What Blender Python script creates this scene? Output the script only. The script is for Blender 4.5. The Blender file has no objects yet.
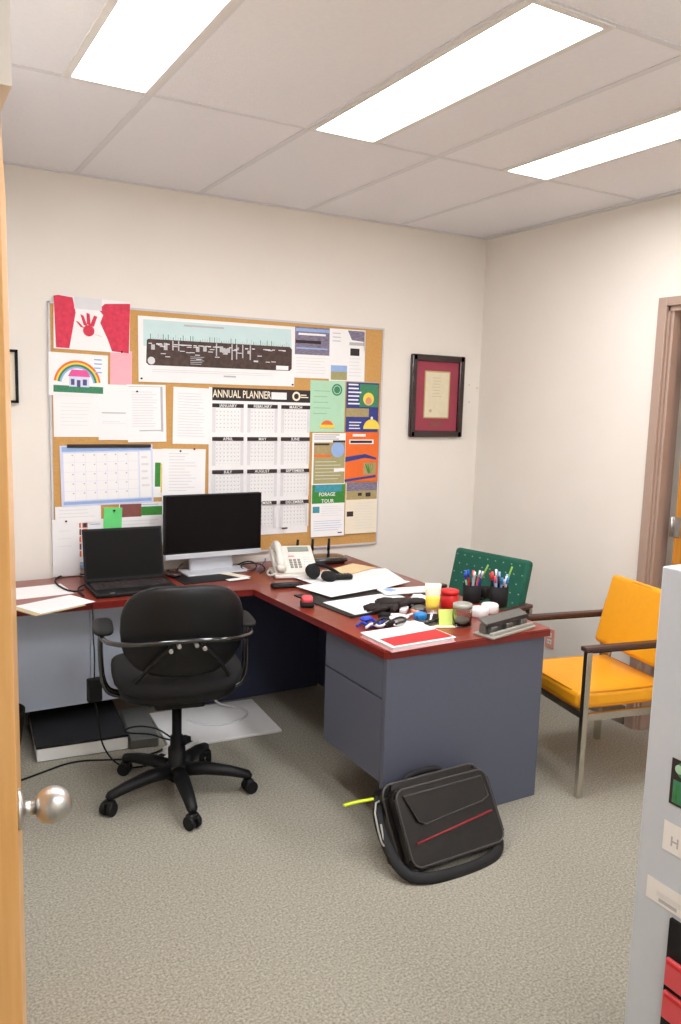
import bpy, bmesh, math, random
from mathutils import Vector, Matrix
random.seed(7)
PI = math.pi
S = bpy.context.scene
COL = S.collection

# ------------------------------------------------------------------ camera
CR = Vector((0.868454, -0.494928, 0.028875)); CU = Vector((0.042852, 0.132963, 0.990194)); CF = Vector((0.493914, 0.858701, -0.136681))
CO = Vector((0, 0, 1.6422)); FPX = 807.55
cd = bpy.data.cameras.new('camera'); cam = bpy.data.objects.new('camera', cd); COL.objects.link(cam)
cd.sensor_fit = 'VERTICAL'; cd.sensor_height = 36; cd.sensor_width = 36; cd.lens = FPX*36/1024
cd.clip_start = .02
cam.matrix_world = Matrix(((CR.x, CU.x, -CF.x, CO.x), (CR.y, CU.y, -CF.y, CO.y), (CR.z, CU.z, -CF.z, CO.z), (0, 0, 0, 1)))
S.camera = cam
# ------------------------------------------------------------------ world, exposure
w = bpy.data.worlds.new('world'); S.world = w; w.use_nodes = True
w.node_tree.nodes['Background'].inputs[0].default_value = (1, .98, .96, 1)
w.node_tree.nodes['Background'].inputs[1].default_value = .3
S.view_settings.view_transform = 'Standard'; S.view_settings.look = 'None'
S.view_settings.gamma = 1; S.view_settings.use_curve_mapping = False
S.view_settings.exposure = 1.12
LAMP = 11.0

def ray(u, v): return CF + CR*((u-340.5)/FPX) - CU*((v-512)/FPX)
def atz(u, v, z): d = ray(u, v); return CO + d*((z-CO.z)/d.z)
def aty(u, v, y): d = ray(u, v); return CO + d*(y/d.y)
def atx(u, v, x): d = ray(u, v); return CO + d*(x/d.x)

# ------------------------------------------------------------------ materials
def lin(c):
    return tuple(((x/255)/12.92 if x/255 <= .04045 else ((x/255+.055)/1.055)**2.4) for x in c)
MATS = {}
def mat(name, c, rough=.6, metal=0., vary=.06, scale=30., bump=0., spec=.5, emit=0., coat=0., trans=0., alpha=1., c2=None, stretch=None, bscale=None, ior=1.45):
    if name in MATS: return MATS[name]
    m = bpy.data.materials.new(name); m.use_nodes = True; MATS[name] = m
    nt = m.node_tree; N = nt.nodes; L = nt.links; b = N['Principled BSDF']
    b.inputs['Roughness'].default_value = rough; b.inputs['Metallic'].default_value = metal
    b.inputs['Specular IOR Level'].default_value = spec; b.inputs['Coat Weight'].default_value = coat
    b.inputs['Transmission Weight'].default_value = trans; b.inputs['IOR'].default_value = ior
    c = lin(c); cc = lin(c2) if c2 else tuple(x*(1-vary) for x in c)
    tc = N.new('ShaderNodeTexCoord'); mp = N.new('ShaderNodeMapping'); L.new(tc.outputs['Object'], mp.inputs[0])
    if stretch: mp.inputs['Scale'].default_value = stretch
    nz = N.new('ShaderNodeTexNoise'); nz.inputs['Scale'].default_value = scale; nz.inputs['Detail'].default_value = 4
    L.new(mp.outputs[0], nz.inputs['Vector'])
    rp = N.new('ShaderNodeValToRGB'); rp.color_ramp.elements[0].position = .3; rp.color_ramp.elements[1].position = .7
    rp.color_ramp.elements[0].color = (*cc, 1); rp.color_ramp.elements[1].color = (*c, 1)
    L.new(nz.outputs['Fac'], rp.inputs[0]); L.new(rp.outputs[0], b.inputs['Base Color'])
    if bump:
        n2 = N.new('ShaderNodeTexNoise'); n2.inputs['Scale'].default_value = bscale or scale*3; n2.inputs['Detail'].default_value = 3
        L.new(mp.outputs[0], n2.inputs['Vector'])
        bp = N.new('ShaderNodeBump'); bp.inputs['Strength'].default_value = bump; bp.inputs['Distance'].default_value = .004
        L.new(n2.outputs['Fac'], bp.inputs['Height']); L.new(bp.outputs[0], b.inputs['Normal'])
    if emit:
        b.inputs['Emission Color'].default_value = (*c, 1); b.inputs['Emission Strength'].default_value = emit
    return m
M = dict(
 wall=mat('wall_paint', (235, 229, 220), .75, vary=.03, scale=3, bump=.05, bscale=120),
 ceil=mat('ceiling_tile', (238, 237, 240), .9, vary=.03, scale=60, bump=.3, bscale=220),
 grid=mat('ceiling_grid_metal', (222, 221, 224), .6, vary=.02),
 carpet=mat('carpet_pile', (174, 170, 156), .95, c2=(126, 122, 111), scale=130, bump=.6, bscale=260, spec=.1),
 base=mat('baseboard_vinyl', (120, 104, 92), .5),
 oak=mat('oak_veneer', (226, 176, 112), .4, c2=(214, 158, 90), scale=6, stretch=(9, 9, .5), coat=.2),
 oakedge=mat('oak_lipping', (214, 158, 90), .45, c2=(196, 136, 68), scale=8, stretch=(9, 9, .5)),
 steel=mat('brushed_steel', (196, 194, 190), .36, 1., vary=.1, scale=200, stretch=(1, 1, .05)),
 chrome=mat('chrome', (205, 200, 190), .22, 1., vary=.04),
 jamb=mat('taupe_door_frame_paint', (170, 146, 132), .45, vary=.03, scale=4),
 dooro=mat('orange_oak_door', (206, 140, 50), .4, c2=(180, 112, 34), scale=6, stretch=(9, 9, .5)),
 cherry=mat('cherry_laminate', (140, 56, 36), .28, c2=(116, 40, 27), scale=7, stretch=(1.2, 14, 14), coat=.3, spec=.5),
 cherryedge=mat('cherry_edge_band', (118, 30, 24), .35, vary=.15, scale=20),
 slate=mat('slate_blue_steel', (88, 93, 109), .5, vary=.03, scale=60, bump=.04),
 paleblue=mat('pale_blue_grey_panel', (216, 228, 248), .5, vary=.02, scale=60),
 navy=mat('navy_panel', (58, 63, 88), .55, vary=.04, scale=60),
 gap=mat('dark_gap', (14, 14, 16), .8),
 blackplastic=mat('black_plastic', (22, 22, 23), .5, vary=.1, scale=80, spec=.3),
 blackfabric=mat('black_fabric', (22, 22, 24), .85, vary=.25, scale=180, bump=.4),
 blackvinyl=mat('black_vinyl', (18, 18, 19), .4, vary=.1, scale=50, bump=.08, spec=.35),
 gloss=mat('black_enamel_tube', (22, 22, 23), .15, vary=.05, coat=.8),
 screen=mat('dark_screen', (17, 14, 15), .35, vary=.03, spec=.12),
 silver=mat('silver_plastic', (196, 198, 204), .4, vary=.03),
 white=mat('white_plastic', (232, 232, 230), .5, vary=.02),
 paper=mat('white_paper', (240, 240, 240), .8, vary=.015, scale=12),
 cream=mat('cream_paper', (238, 228, 206), .8, vary=.02, scale=12),
 manila=mat('manila_envelope', (230, 205, 160), .75, vary=.04, scale=12),
 tan=mat('tan_paper', (196, 176, 140), .7, vary=.05),
 cork=mat('cork_board', (208, 162, 98), .9, c2=(198, 151, 88), scale=90, bump=.3),
 alu=mat('pale_board_edge', (200, 200, 205), .5, vary=.02),
 ink=mat('dark_ink', (52, 44, 44), .8), grey=mat('grey_ink', (190, 190, 192), .8), lgrey=mat('pale_grey_ink', (224, 224, 226), .8),
 lred=mat('crimson_paint', (226, 60, 88), .7, vary=.25, scale=40), pink=mat('pink_note', (250, 180, 190), .8),
 pinkp=mat('hot_pink_paint', (232, 92, 160), .7), brown=mat('brown_print', (84, 66, 60), .7, c2=(64, 48, 44), scale=40),
 sky=mat('pale_teal_print', (202, 226, 226), .7, vary=.06, scale=9), teal=mat('teal_print', (70, 160, 180), .7, vary=.3, scale=60),
 green=mat('leaf_green_print', (64, 148, 60), .7, vary=.35, scale=120), lime=mat('bright_green_note', (110, 222, 130), .8),
 yolk=mat('yellow_print', (242, 216, 84), .7), orange=mat('orange_print', (236, 112, 44), .7, vary=.06, scale=30),
 mint=mat('mint_paper', (176, 218, 186), .75, vary=.04), blue=mat('royal_blue_print', (56, 66, 140), .7, vary=.2, scale=50),
 lblue=mat('light_blue_print', (150, 180, 226), .7), field=mat('field_print', (150, 152, 96), .7, c2=(176, 164, 120), scale=60, stretch=(1, 6, 1)),
 mauve=mat('mauve_print', (150, 140, 160), .7, c2=(96, 90, 112), scale=40, stretch=(1, 5, 1)), skin=mat('face_print', (220, 150, 120), .7),
 lav=mat('lavender_paper', (214, 220, 244), .75), dgreen=mat('dark_green_crayon', (70, 140, 104), .8, vary=.2, scale=80),
 purple=mat('purple_crayon', (92, 86, 130), .8), straw=mat('straw_print', (178, 160, 112), .7, vary=.2, scale=60),
 mahog=mat('mahogany_frame', (44, 20, 22), .2, vary=.3, scale=20, coat=.7), matb=mat('burgundy_mat', (158, 66, 82), .8, vary=.03),
 cert=mat('certificate_paper', (226, 216, 186), .8), gold=mat('gold_fillet', (200, 180, 130), .35, .6),
 wood=mat('dark_walnut_arm', (72, 44, 36), .35, vary=.3, scale=12, stretch=(1, 8, 8)),
 yvinyl=mat('yellow_vinyl', (238, 164, 26), .42, vary=.04, scale=30, bump=.05), ypipe=mat('yellow_piping', (206, 128, 14), .45),
 gfab=mat('green_fabric', (32, 96, 78), .9, vary=.25, scale=260, bump=.4), gpipe=mat('green_piping', (22, 72, 58), .8), gdot=mat('pale_dot', (150, 170, 140), .8),
 phone=mat('beige_phone_plastic', (222, 219, 210), .5, vary=.02), phkey=mat('grey_keys', (150, 148, 142), .5), lcd=mat('phone_display', (140, 150, 138), .3),
 cab=mat('pale_grey_cabinet_steel', (202, 211, 222), .45, vary=.02, scale=60),
 red=mat('red_plastic', (206, 40, 40), .4, vary=.05), coral=mat('coral_red_plastic', (222, 84, 92), .4), redc=mat('red_book_cover', (186, 44, 48), .55),
 leather=mat('black_leather', (24, 19, 17), .3, c2=(14, 12, 12), scale=14, bump=.5, bscale=22, coat=.1, spec=.4), nylon=mat('black_nylon', (24, 24, 27), .7, vary=.3, scale=260, bump=.3),
 piping=mat('grey_piping', (70, 66, 66), .5), redpipe=mat('dark_red_zip_tape', (140, 34, 42), .6), hivis=mat('neon_yellow_tape', (206, 226, 40), .6),
 glass=mat('clear_glass', (235, 240, 238), .05, trans=1., vary=.0), cyan=mat('cyan_plastic', (40, 130, 200), .4), bluep=mat('blue_plastic', (40, 70, 190), .4),
 greenp=mat('green_pencil', (120, 160, 60), .5), lens=mat('lamp_diffuser', (252, 252, 255), .5, emit=LAMP, vary=0.),
 lframe=mat('lamp_frame_white', (226, 224, 220), .5, vary=.02), gunmetal=mat('gunmetal_grey', (104, 104, 100), .4, .3, vary=.06),
 lightmetal=mat('pale_tool_metal', (168, 168, 160), .4, .3), switch=mat('outlet_plastic', (232, 158, 138), .5), cable=mat('grey_white_cable', (206, 206, 208), .5),  # outlet colour includes the reddish tint reflected from the yellow chair
 plush=mat('black_glove_knit', (50, 44, 42), .95, vary=.3, scale=200, bump=.6), note=mat('yellow_green_note', (206, 226, 120), .8),
 rust=mat('brown_red_print', (140, 84, 76), .7, vary=.2, scale=40),
)
# ------------------------------------------------------------------ mesh builder
class MB:
    def __init__(s): s.bm = bmesh.new(); s.ms = []
    def mi(s, m):
        m = M[m] if isinstance(m, str) else m
        if m not in s.ms: s.ms.append(m)
        return s.ms.index(m)
    def fin(s, faces, m, smooth=False):
        i = s.mi(m)
        for f in faces: f.material_index = i; f.smooth = smooth
    def box(s, c, d, m, rot=None, bev=0., seg=2):
        g = bmesh.ops.create_cube(s.bm, size=1); vs = g['verts']
        T = Matrix.Translation(Vector(c)) @ (rot.to_4x4() if rot else Matrix()) @ Matrix.Diagonal((*d, 1))
        bmesh.ops.transform(s.bm, matrix=T, verts=vs)
        fs = set(f for v in vs for f in v.link_faces); s.fin(fs, m)
        if bev:
            es = set(e for v in vs for e in v.link_edges)
            r = bmesh.ops.bevel(s.bm, geom=list(es), offset=bev, segments=seg, profile=.5, affect='EDGES')
            s.fin(r['faces'], m, True)
        return s
    def prism(s, pts, z0, z1, m, T=None, bev=0.):
        T = T or Matrix()
        a = [s.bm.verts.new(T @ Vector((x, y, z0))) for x, y in pts]; b = [s.bm.verts.new(T @ Vector((x, y, z1))) for x, y in pts]
        n = len(pts); fs = [s.bm.faces.new(a[::-1]), s.bm.faces.new(b)]
        for i in range(n): fs.append(s.bm.faces.new((a[i], a[(i+1) % n], b[(i+1) % n], b[i])))
        s.fin(fs, m); 
        if bev:
            es = set(e for e in fs[1].edges); r = bmesh.ops.bevel(s.bm, geom=list(es), offset=bev, segments=2, affect='EDGES'); s.fin(r['faces'], m)
        return fs
    def flat(s, pts, z, m, T=None):
        T = T or Matrix()
        f = s.bm.faces.new([s.bm.verts.new(T @ Vector((x, y, z))) for x, y in pts]); s.fin([f], m); return f
    def cyl(s, p0, p1, r0, m, r1=None, n=16, cap=True, smooth=True):
        p0 = Vector(p0); p1 = Vector(p1); r1 = r0 if r1 is None else r1; d = p1-p0
        q = d.to_track_quat('Z', 'Y').to_matrix(); A = []; B = []
        for i in range(n):
            a = 2*PI*i/n; e = q @ Vector((math.cos(a), math.sin(a), 0))
            A.append(s.bm.verts.new(p0+e*r0)); B.append(s.bm.verts.new(p1+e*r1))
        sd = [s.bm.faces.new((A[i], A[(i+1) % n], B[(i+1) % n], B[i])) for i in range(n)]; s.fin(sd, m, smooth)
        if cap: s.fin([s.bm.faces.new(A[::-1]), s.bm.faces.new(B)], m)
        return s
    def tube(s, pts, r, m, n=8, sm=0, closed=False, flatz=1.):
        P = [Vector(p) for p in pts]
        for _ in range(sm):
            Q = [P[0]] if not closed else []
            for i in range(len(P)-(0 if closed else 1)):
                a, b = P[i], P[(i+1) % len(P)]; Q += [a.lerp(b, .25), a.lerp(b, .75)]
            if not closed: Q.append(P[-1])
            P = Q
        k = len(P); rings = []; up = None
        for i in range(k):
            t = (P[(i+1) % k]-P[i-1]) if closed else (P[min(i+1, k-1)]-P[max(i-1, 0)]); t.normalize()
            if up is None:
                up = Vector((0, 0, 1)) if abs(t.z) < .9 else Vector((1, 0, 0))
            x = up.cross(t); 
            if x.length < 1e-4: x = Vector((1, 0, 0)).cross(t)
            x.normalize(); y = t.cross(x).normalized(); up = y
            rr = r[i] if isinstance(r, (list, tuple)) else r
            rings.append([s.bm.verts.new(P[i]+x*rr*math.cos(2*PI*j/n)+y*rr*flatz*math.sin(2*PI*j/n)) for j in range(n)])
        fs = []
        for i in range(k if closed else k-1):
            A, B = rings[i], rings[(i+1) % k]
            fs += [s.bm.faces.new((A[j], A[(j+1) % n], B[(j+1) % n], B[j])) for j in range(n)]
        s.fin(fs, m, True)
        if not closed: s.fin([s.bm.faces.new(rings[0][::-1]), s.bm.faces.new(rings[-1])], m)
        return s
    def lathe(s, prof, m, T=None, n=24, cap=True):
        T = T or Matrix(); R = []
        for r, z in prof: R.append([s.bm.verts.new(T @ Vector((r*math.cos(2*PI*j/n), r*math.sin(2*PI*j/n), z))) for j in range(n)])
        fs = []
        for A, B in zip(R, R[1:]): fs += [s.bm.faces.new((A[j], A[(j+1) % n], B[(j+1) % n], B[j])) for j in range(n)]
        s.fin(fs, m, True)
        if cap: s.fin([s.bm.faces.new(R[0][::-1]), s.bm.faces.new(R[-1])], m)
        return s
    def blob(s, c, d, m, e1=.4, e2=.4, T=None, fn=None, nu=28, nv=14):
        """superellipsoid: c centre, d half sizes"""
        T = T or Matrix(); sg = lambda x, e: math.copysign(abs(x)**e, x); R = []
        for i in range(nv+1):
            ph = -PI/2+PI*i/nv; row = []
            for j in range(nu if 0 < i < nv else 1):
                th = 2*PI*j/nu
                p = Vector((d[0]*sg(math.cos(ph), e1)*sg(math.cos(th), e2), d[1]*sg(math.cos(ph), e1)*sg(math.sin(th), e2), d[2]*sg(math.sin(ph), e1)))
                if fn: p = fn(p)
                row.append(s.bm.verts.new(T @ (p+Vector(c))))
            R.append(row)
        fs = []
        for i in range(nv):
            A, B = R[i], R[i+1]
            for j in range(nu):
                k = (j+1) % nu
                if len(A) == 1: fs.append(s.bm.faces.new((A[0], B[k], B[j])))
                elif len(B) == 1: fs.append(s.bm.faces.new((A[j], A[k], B[0])))
                else: fs.append(s.bm.faces.new((A[j], A[k], B[k], B[j])))
        s.fin(fs, m, True); return s
    def text(s, st, x, y, z, size, m, T=None, align='LEFT', sx=1.):
        cu = bpy.data.curves.new('t', 'FONT'); cu.body = st; cu.size = size; cu.align_x = align; cu.resolution_u = 2; cu.offset = size*.015
        o = bpy.data.objects.new('t', cu); COL.objects.link(o)
        dg = bpy.context.evaluated_depsgraph_get(); me = bpy.data.meshes.new_from_object(o.evaluated_get(dg))
        T = (T or Matrix()) @ Matrix.Translation((x, y, z)) @ Matrix.Diagonal((sx, 1, 1, 1)); me.transform(T)
        nf = len(s.bm.faces); s.bm.from_mesh(me); s.bm.faces.ensure_lookup_table(); s.fin(s.bm.faces[nf:], m)
        bpy.data.objects.remove(o); bpy.data.curves.remove(cu); bpy.data.meshes.remove(me); return s
    def build(s, name, parent=None, loc=None, rot=None, label=None):
        me = bpy.data.meshes.new(name)
        bmesh.ops.recalc_face_normals(s.bm, faces=s.bm.faces) if False else None
        s.bm.to_mesh(me); s.bm.free()
        for m in s.ms: me.materials.append(m)
        o = bpy.data.objects.new(name, me); COL.objects.link(o)
        if parent: o.parent = parent
        if loc is not None: o.location = loc
        if rot is not None: o.rotation_euler = rot
        if label: o['label'] = label
        return o
def tag(o, label=None, cat=None, group=None, kind=None):
    if label: o['label'] = label
    if cat: o['category'] = cat
    if group: o['group'] = group
    if kind: o['kind'] = kind
    return o
def thing(name, label, cat, loc=(0, 0, 0), rz=0., group=None, rot=None):
    o = bpy.data.objects.new(name, None); COL.objects.link(o); o.empty_display_size = .05
    o.location = loc; o.rotation_euler = rot if rot else (0, 0, rz); return tag(o, label, cat, group)
def struct(mb, name, **k):
    o = mb.build(name, **k)
    if not k.get('parent'): o['kind'] = 'structure'
    return o
def copy_tree(o, parent=None):
    c = o.copy(); COL.objects.link(c); c.parent = parent
    for ch in list(o.children): copy_tree(ch, c)
    return c
def RX(a): return Matrix.Rotation(a, 3, 'X')
def RY(a): return Matrix.Rotation(a, 3, 'Y')
def RZ(a): return Matrix.Rotation(a, 3, 'Z')
def TL(x, y, z, rz=0, rx=0, ry=0): return Matrix.Translation((x, y, z)) @ Matrix.Rotation(rz, 4, 'Z') @ Matrix.Rotation(ry, 4, 'Y') @ Matrix.Rotation(rx, 4, 'X')

# ------------------------------------------------------------------ room shell
H = 2.6624; D = 4.089; W = 3.345; X0 = -1.1; Y0 = -.9; LW = .229
G0 = .8608; GT = 2.8898
struct(MB().box(((X0+W)/2, (Y0+D)/2, -.05), (W-X0+.3, D-Y0+.3, .1), 'carpet'), 'floor')
struct(MB().box(((X0+W)/2, D+.06, H/2), (W-X0+.24, .12, H+.1), 'wall'), 'wall_back')
struct(MB().box(((X0+W)/2, Y0-.06, H/2), (W-X0+.24, .12, H+.1), 'wall'), 'wall_front')
mb = MB(); dy0, dy1, dz = 1.78, 2.70, 2.14       # doorway in the right wall
mb.box((W+.06, (dy1+D)/2, H/2), (.12, D-dy1, H+.1), 'wall'); mb.box((W+.06, (dy0+Y0)/2, H/2), (.12, dy0-Y0, H+.1), 'wall')
mb.box((W+.06, (dy0+dy1)/2, (dz+H)/2+.03), (.12, dy1-dy0, H-dz+.05), 'wall'); struct(mb, 'wall_right')
mb = MB(); mb.box((LW-.06, (2.24+D)/2, H/2), (.12, D-2.24, H+.04), 'wall')
mb.box((LW-.06, (1.585+2.24)/2, (2.186+H)/2), (.12, 2.24-1.585, H-2.186+.04), 'wall'); struct(mb, 'wall_left')
struct(MB().box((X0-.06, (Y0+D)/2, H/2), (.12, D-Y0+.2, H+.1), 'wall'), 'wall_corridor')
# ceiling tiles lie between the runners; each tile edge slightly recessed
xs = [G0+.61*k for k in range(-4, 6)]; ys = [GT-1.22*k for k in range(-1, 5)]
LIGHTS = [(G0-.29, G0), (G0+.61, G0+.61+.3), (G0+1.83-.275, G0+1.83)]
mb = MB(); ly = [(GT-1.22, GT), (GT-3.66, GT-2.44)]
xcuts = sorted(set([X0-.1, W+.1]+[a for l in LIGHTS for a in l])); 
for a, b in zip(xcuts, xcuts[1:]):
    isL = any(abs(a-l[0]) < 1e-6 and abs(b-l[1]) < 1e-6 for l in LIGHTS)
    segs = [(ly[1][1], ly[0][0]), (ly[0][1], D+.1), (Y0-.1, ly[1][0])] if isL else [(Y0-.1, D+.1)]
    for c, d in segs:
        if d > c: mb.box(((a+b)/2, (c+d)/2, H+.03), (b-a, d-c, .06), 'ceil')
struct(mb, 'ceiling')
mb = MB()
for x in xs:
    if X0 < x < W: 
        mb.box((x, (Y0+D)/2, H-.0015), (.026, D-Y0, .004), 'grid')
for y in ys:
    if Y0 < y < D: mb.box(((X0+W)/2, y, H-.001), (W-X0, .02, .003), 'grid')
struct(mb, 'trim_1')
mb = MB(); a = .022                                # wall angle round the ceiling edge
mb.box(((LW+W)/2, D-a/2, H-.003), (W-LW, a, .006), 'grid'); mb.box((W-a/2, (Y0+D)/2, H-.003), (a, D-Y0, .006), 'grid'); struct(mb, 'trim_2')
struct(MB().box(((LW+W)/2, D-.005, .05), (W-LW, .01, .10), 'base'), 'baseboard_back')
mb = MB(); mb.box((W-.005, (dy1+.06+D)/2, .05), (.01, D-dy1-.06, .10), 'base'); mb.box((W-.005, (dy0-.06+Y0)/2, .05), (.01, dy0-.06-Y0, .10), 'base'); struct(mb, 'baseboard_right')
# door on the right: steel frame, leaf set back
mb = MB(); fw = .05
for y, s_ in ((dy1, 1), (dy0, -1)):
    mb.box((W-.008, y+s_*fw/2-s_*.01, dz/2+.02), (.03, fw, dz+.04), 'jamb', bev=.004)
    mb.box((W+.055, y-s_*.006, dz/2), (.12, .03, dz), 'jamb')
    mb.box((W+.03, y-s_*.028, dz/2), (.05, .016, dz), 'jamb', bev=.003)
mb.box((W-.0079, (dy0+dy1)/2, dz+.0195), (.029, dy1-dy0-.022, .040), 'jamb'); mb.box((W+.055, (dy0+dy1)/2, dz-.01), (.12, dy1-dy0, .03), 'jamb')
struct(mb, 'trim_3')
dr = thing('door_2', None, None, (W+.095, dy1-.09, 0)); dr['kind'] = 'structure'
MB().box((0, -.415, 1.06), (.044, .83, 2.11), 'dooro').build('door_leaf', dr)
for z in (.3, 1.07, 1.85):
    mb = MB(); mb.cyl((-.033, .012, z-.05), (-.033, .012, z+.05), .008, 'steel'); mb.box((-.026, -.012, z), (.006, .045, .1), 'steel'); mb.build('hinge', dr)
MB().box((W+.2, (dy0+dy1)/2, 1.1), (.02, 1.2, 2.4), 'wall').build('wall_behind_door')['kind'] = 'structure'
# door on the left, standing open with its latch edge to the camera
A = Vector((.1726, 1.3326, 0)); B = Vector((.297, 2.205, 0)); dv = (B-A).normalized(); ang = math.atan2(dv.y, dv.x)-PI/2
dl = thing('door_1', None, None, A, ang); dl['kind'] = 'structure'; LL = (B-A).length
MB().box((-.022, LL/2, 1.06), (.044, LL, 2.1), 'oak', bev=.0015).build('door_leaf', dl)
mb = MB(); TT = Matrix.Translation((0, .066, .930)) @ Matrix.Rotation(PI/2, 4, 'Y')
prof = [(.0005, 0), (.034, 0), (.034, .004), (.029, .009), (.016, .011), (.0125, .013), (.0125, .034)]+[(.032*math.sin(q), .057-.032*math.cos(q)) for q in [.45+i*(2.68/18) for i in range(19)]]
mb.lathe(prof, 'steel', T=TT, n=32)
mb.build('door_knob', dl)

# ------------------------------------------------------------------ ceiling lights
k = 0
LBL = ['long white fluorescent ceiling light nearest the left, above the door side', 'middle fluorescent ceiling light, fully inside the picture', 'fluorescent ceiling light on the right, nearest the framed certificate wall corner']
for r, (ya, yb) in enumerate(ly[:2]):  # second row is unseen, added behind the camera for extra light
    for i, (xa, xb) in enumerate(LIGHTS):
        lb = LBL[i] if r == 0 else ['fluorescent ceiling light behind the viewer on the left', 'fluorescent ceiling light behind the viewer in the middle', 'fluorescent ceiling light behind the viewer on the right'][i]
        t = thing('ceiling_light', lb, 'light', ((xa+xb)/2, (ya+yb)/2, H), group='fluorescent ceiling lights' if r == 0 else 'ceiling lights behind the viewer')
        w_, l_ = xb-xa, yb-ya; mb = MB()
        for s_ in (-1, 1):
            mb.box((s_*(w_/2-.012), 0, -.001), (.024, l_, .012), 'lframe'); mb.box((0, s_*(l_/2-.012), -.001), (w_-.0482, .0238, .0118), 'lframe')
        mb.box((0, 0, .05), (w_-.002, l_-.002, .01), 'lframe'); mb.build('frame', t)
        MB().box((0, 0, .003), (w_-.046, l_-.046, .006), 'lens').build('diffuser', t)

# ------------------------------------------------------------------ desk
dk = thing('office_desk', 'L-shaped office desk with cherry red top and slate blue steel panels', 'desk', (1.3, 3.6, 0))
TO = Matrix.Translation((-1.3, -3.6, 0))
def dbox(mb, x0, x1, y0, y1, z0, z1, m, **k): return mb.box(((x0+x1)/2-1.3, (y0+y1)/2-3.6, (z0+z1)/2), (x1-x0, y1-y0, z1-z0), m, **k)
DZ = .735
mb = MB(); poly = [(.235, 3.53), (1.3, 3.50), (1.535, 3.475), (1.583, 2.40), (1.597, 2.385), (2.376, 2.366), (2.392, 2.382), (2.392, 4.075), (.235, 4.075)]
fs = mb.prism(poly, DZ-.03, DZ, 'cherryedge', T=TO, bev=.004); 
for f in mb.bm.faces:
    if f.normal.z > .99 or (f.calc_center_median().z > DZ-.001): f.material_index = mb.mi('cherry')
mb.build('worktop', dk)
dbox(MB(), 1.59, 2.368, 2.388, 2.412, 0, DZ-.03, 'slate', bev=.002).build('end_panel', dk)
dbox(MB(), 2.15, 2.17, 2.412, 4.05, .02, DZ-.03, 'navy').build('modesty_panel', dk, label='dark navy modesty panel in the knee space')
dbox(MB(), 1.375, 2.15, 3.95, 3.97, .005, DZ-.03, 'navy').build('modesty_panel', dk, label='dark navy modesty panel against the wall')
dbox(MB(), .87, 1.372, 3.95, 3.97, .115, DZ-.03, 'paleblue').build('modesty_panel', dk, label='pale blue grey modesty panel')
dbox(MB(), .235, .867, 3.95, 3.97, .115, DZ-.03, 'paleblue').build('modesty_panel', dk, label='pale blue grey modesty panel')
ped = dbox(MB(), 1.612, 2.10, 2.412, 2.86, .215, DZ-.032, 'slate').build('pedestal', dk, label='hanging two drawer steel pedestal')
dbox(MB(), 1.592, 1.612, 2.416, 2.858, .545, DZ-.036, 'slate', bev=.002).build('drawer', ped)
dbox(MB(), 1.592, 1.612, 2.416, 2.858, .217, .538, 'slate', bev=.002).build('drawer', ped)

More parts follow.
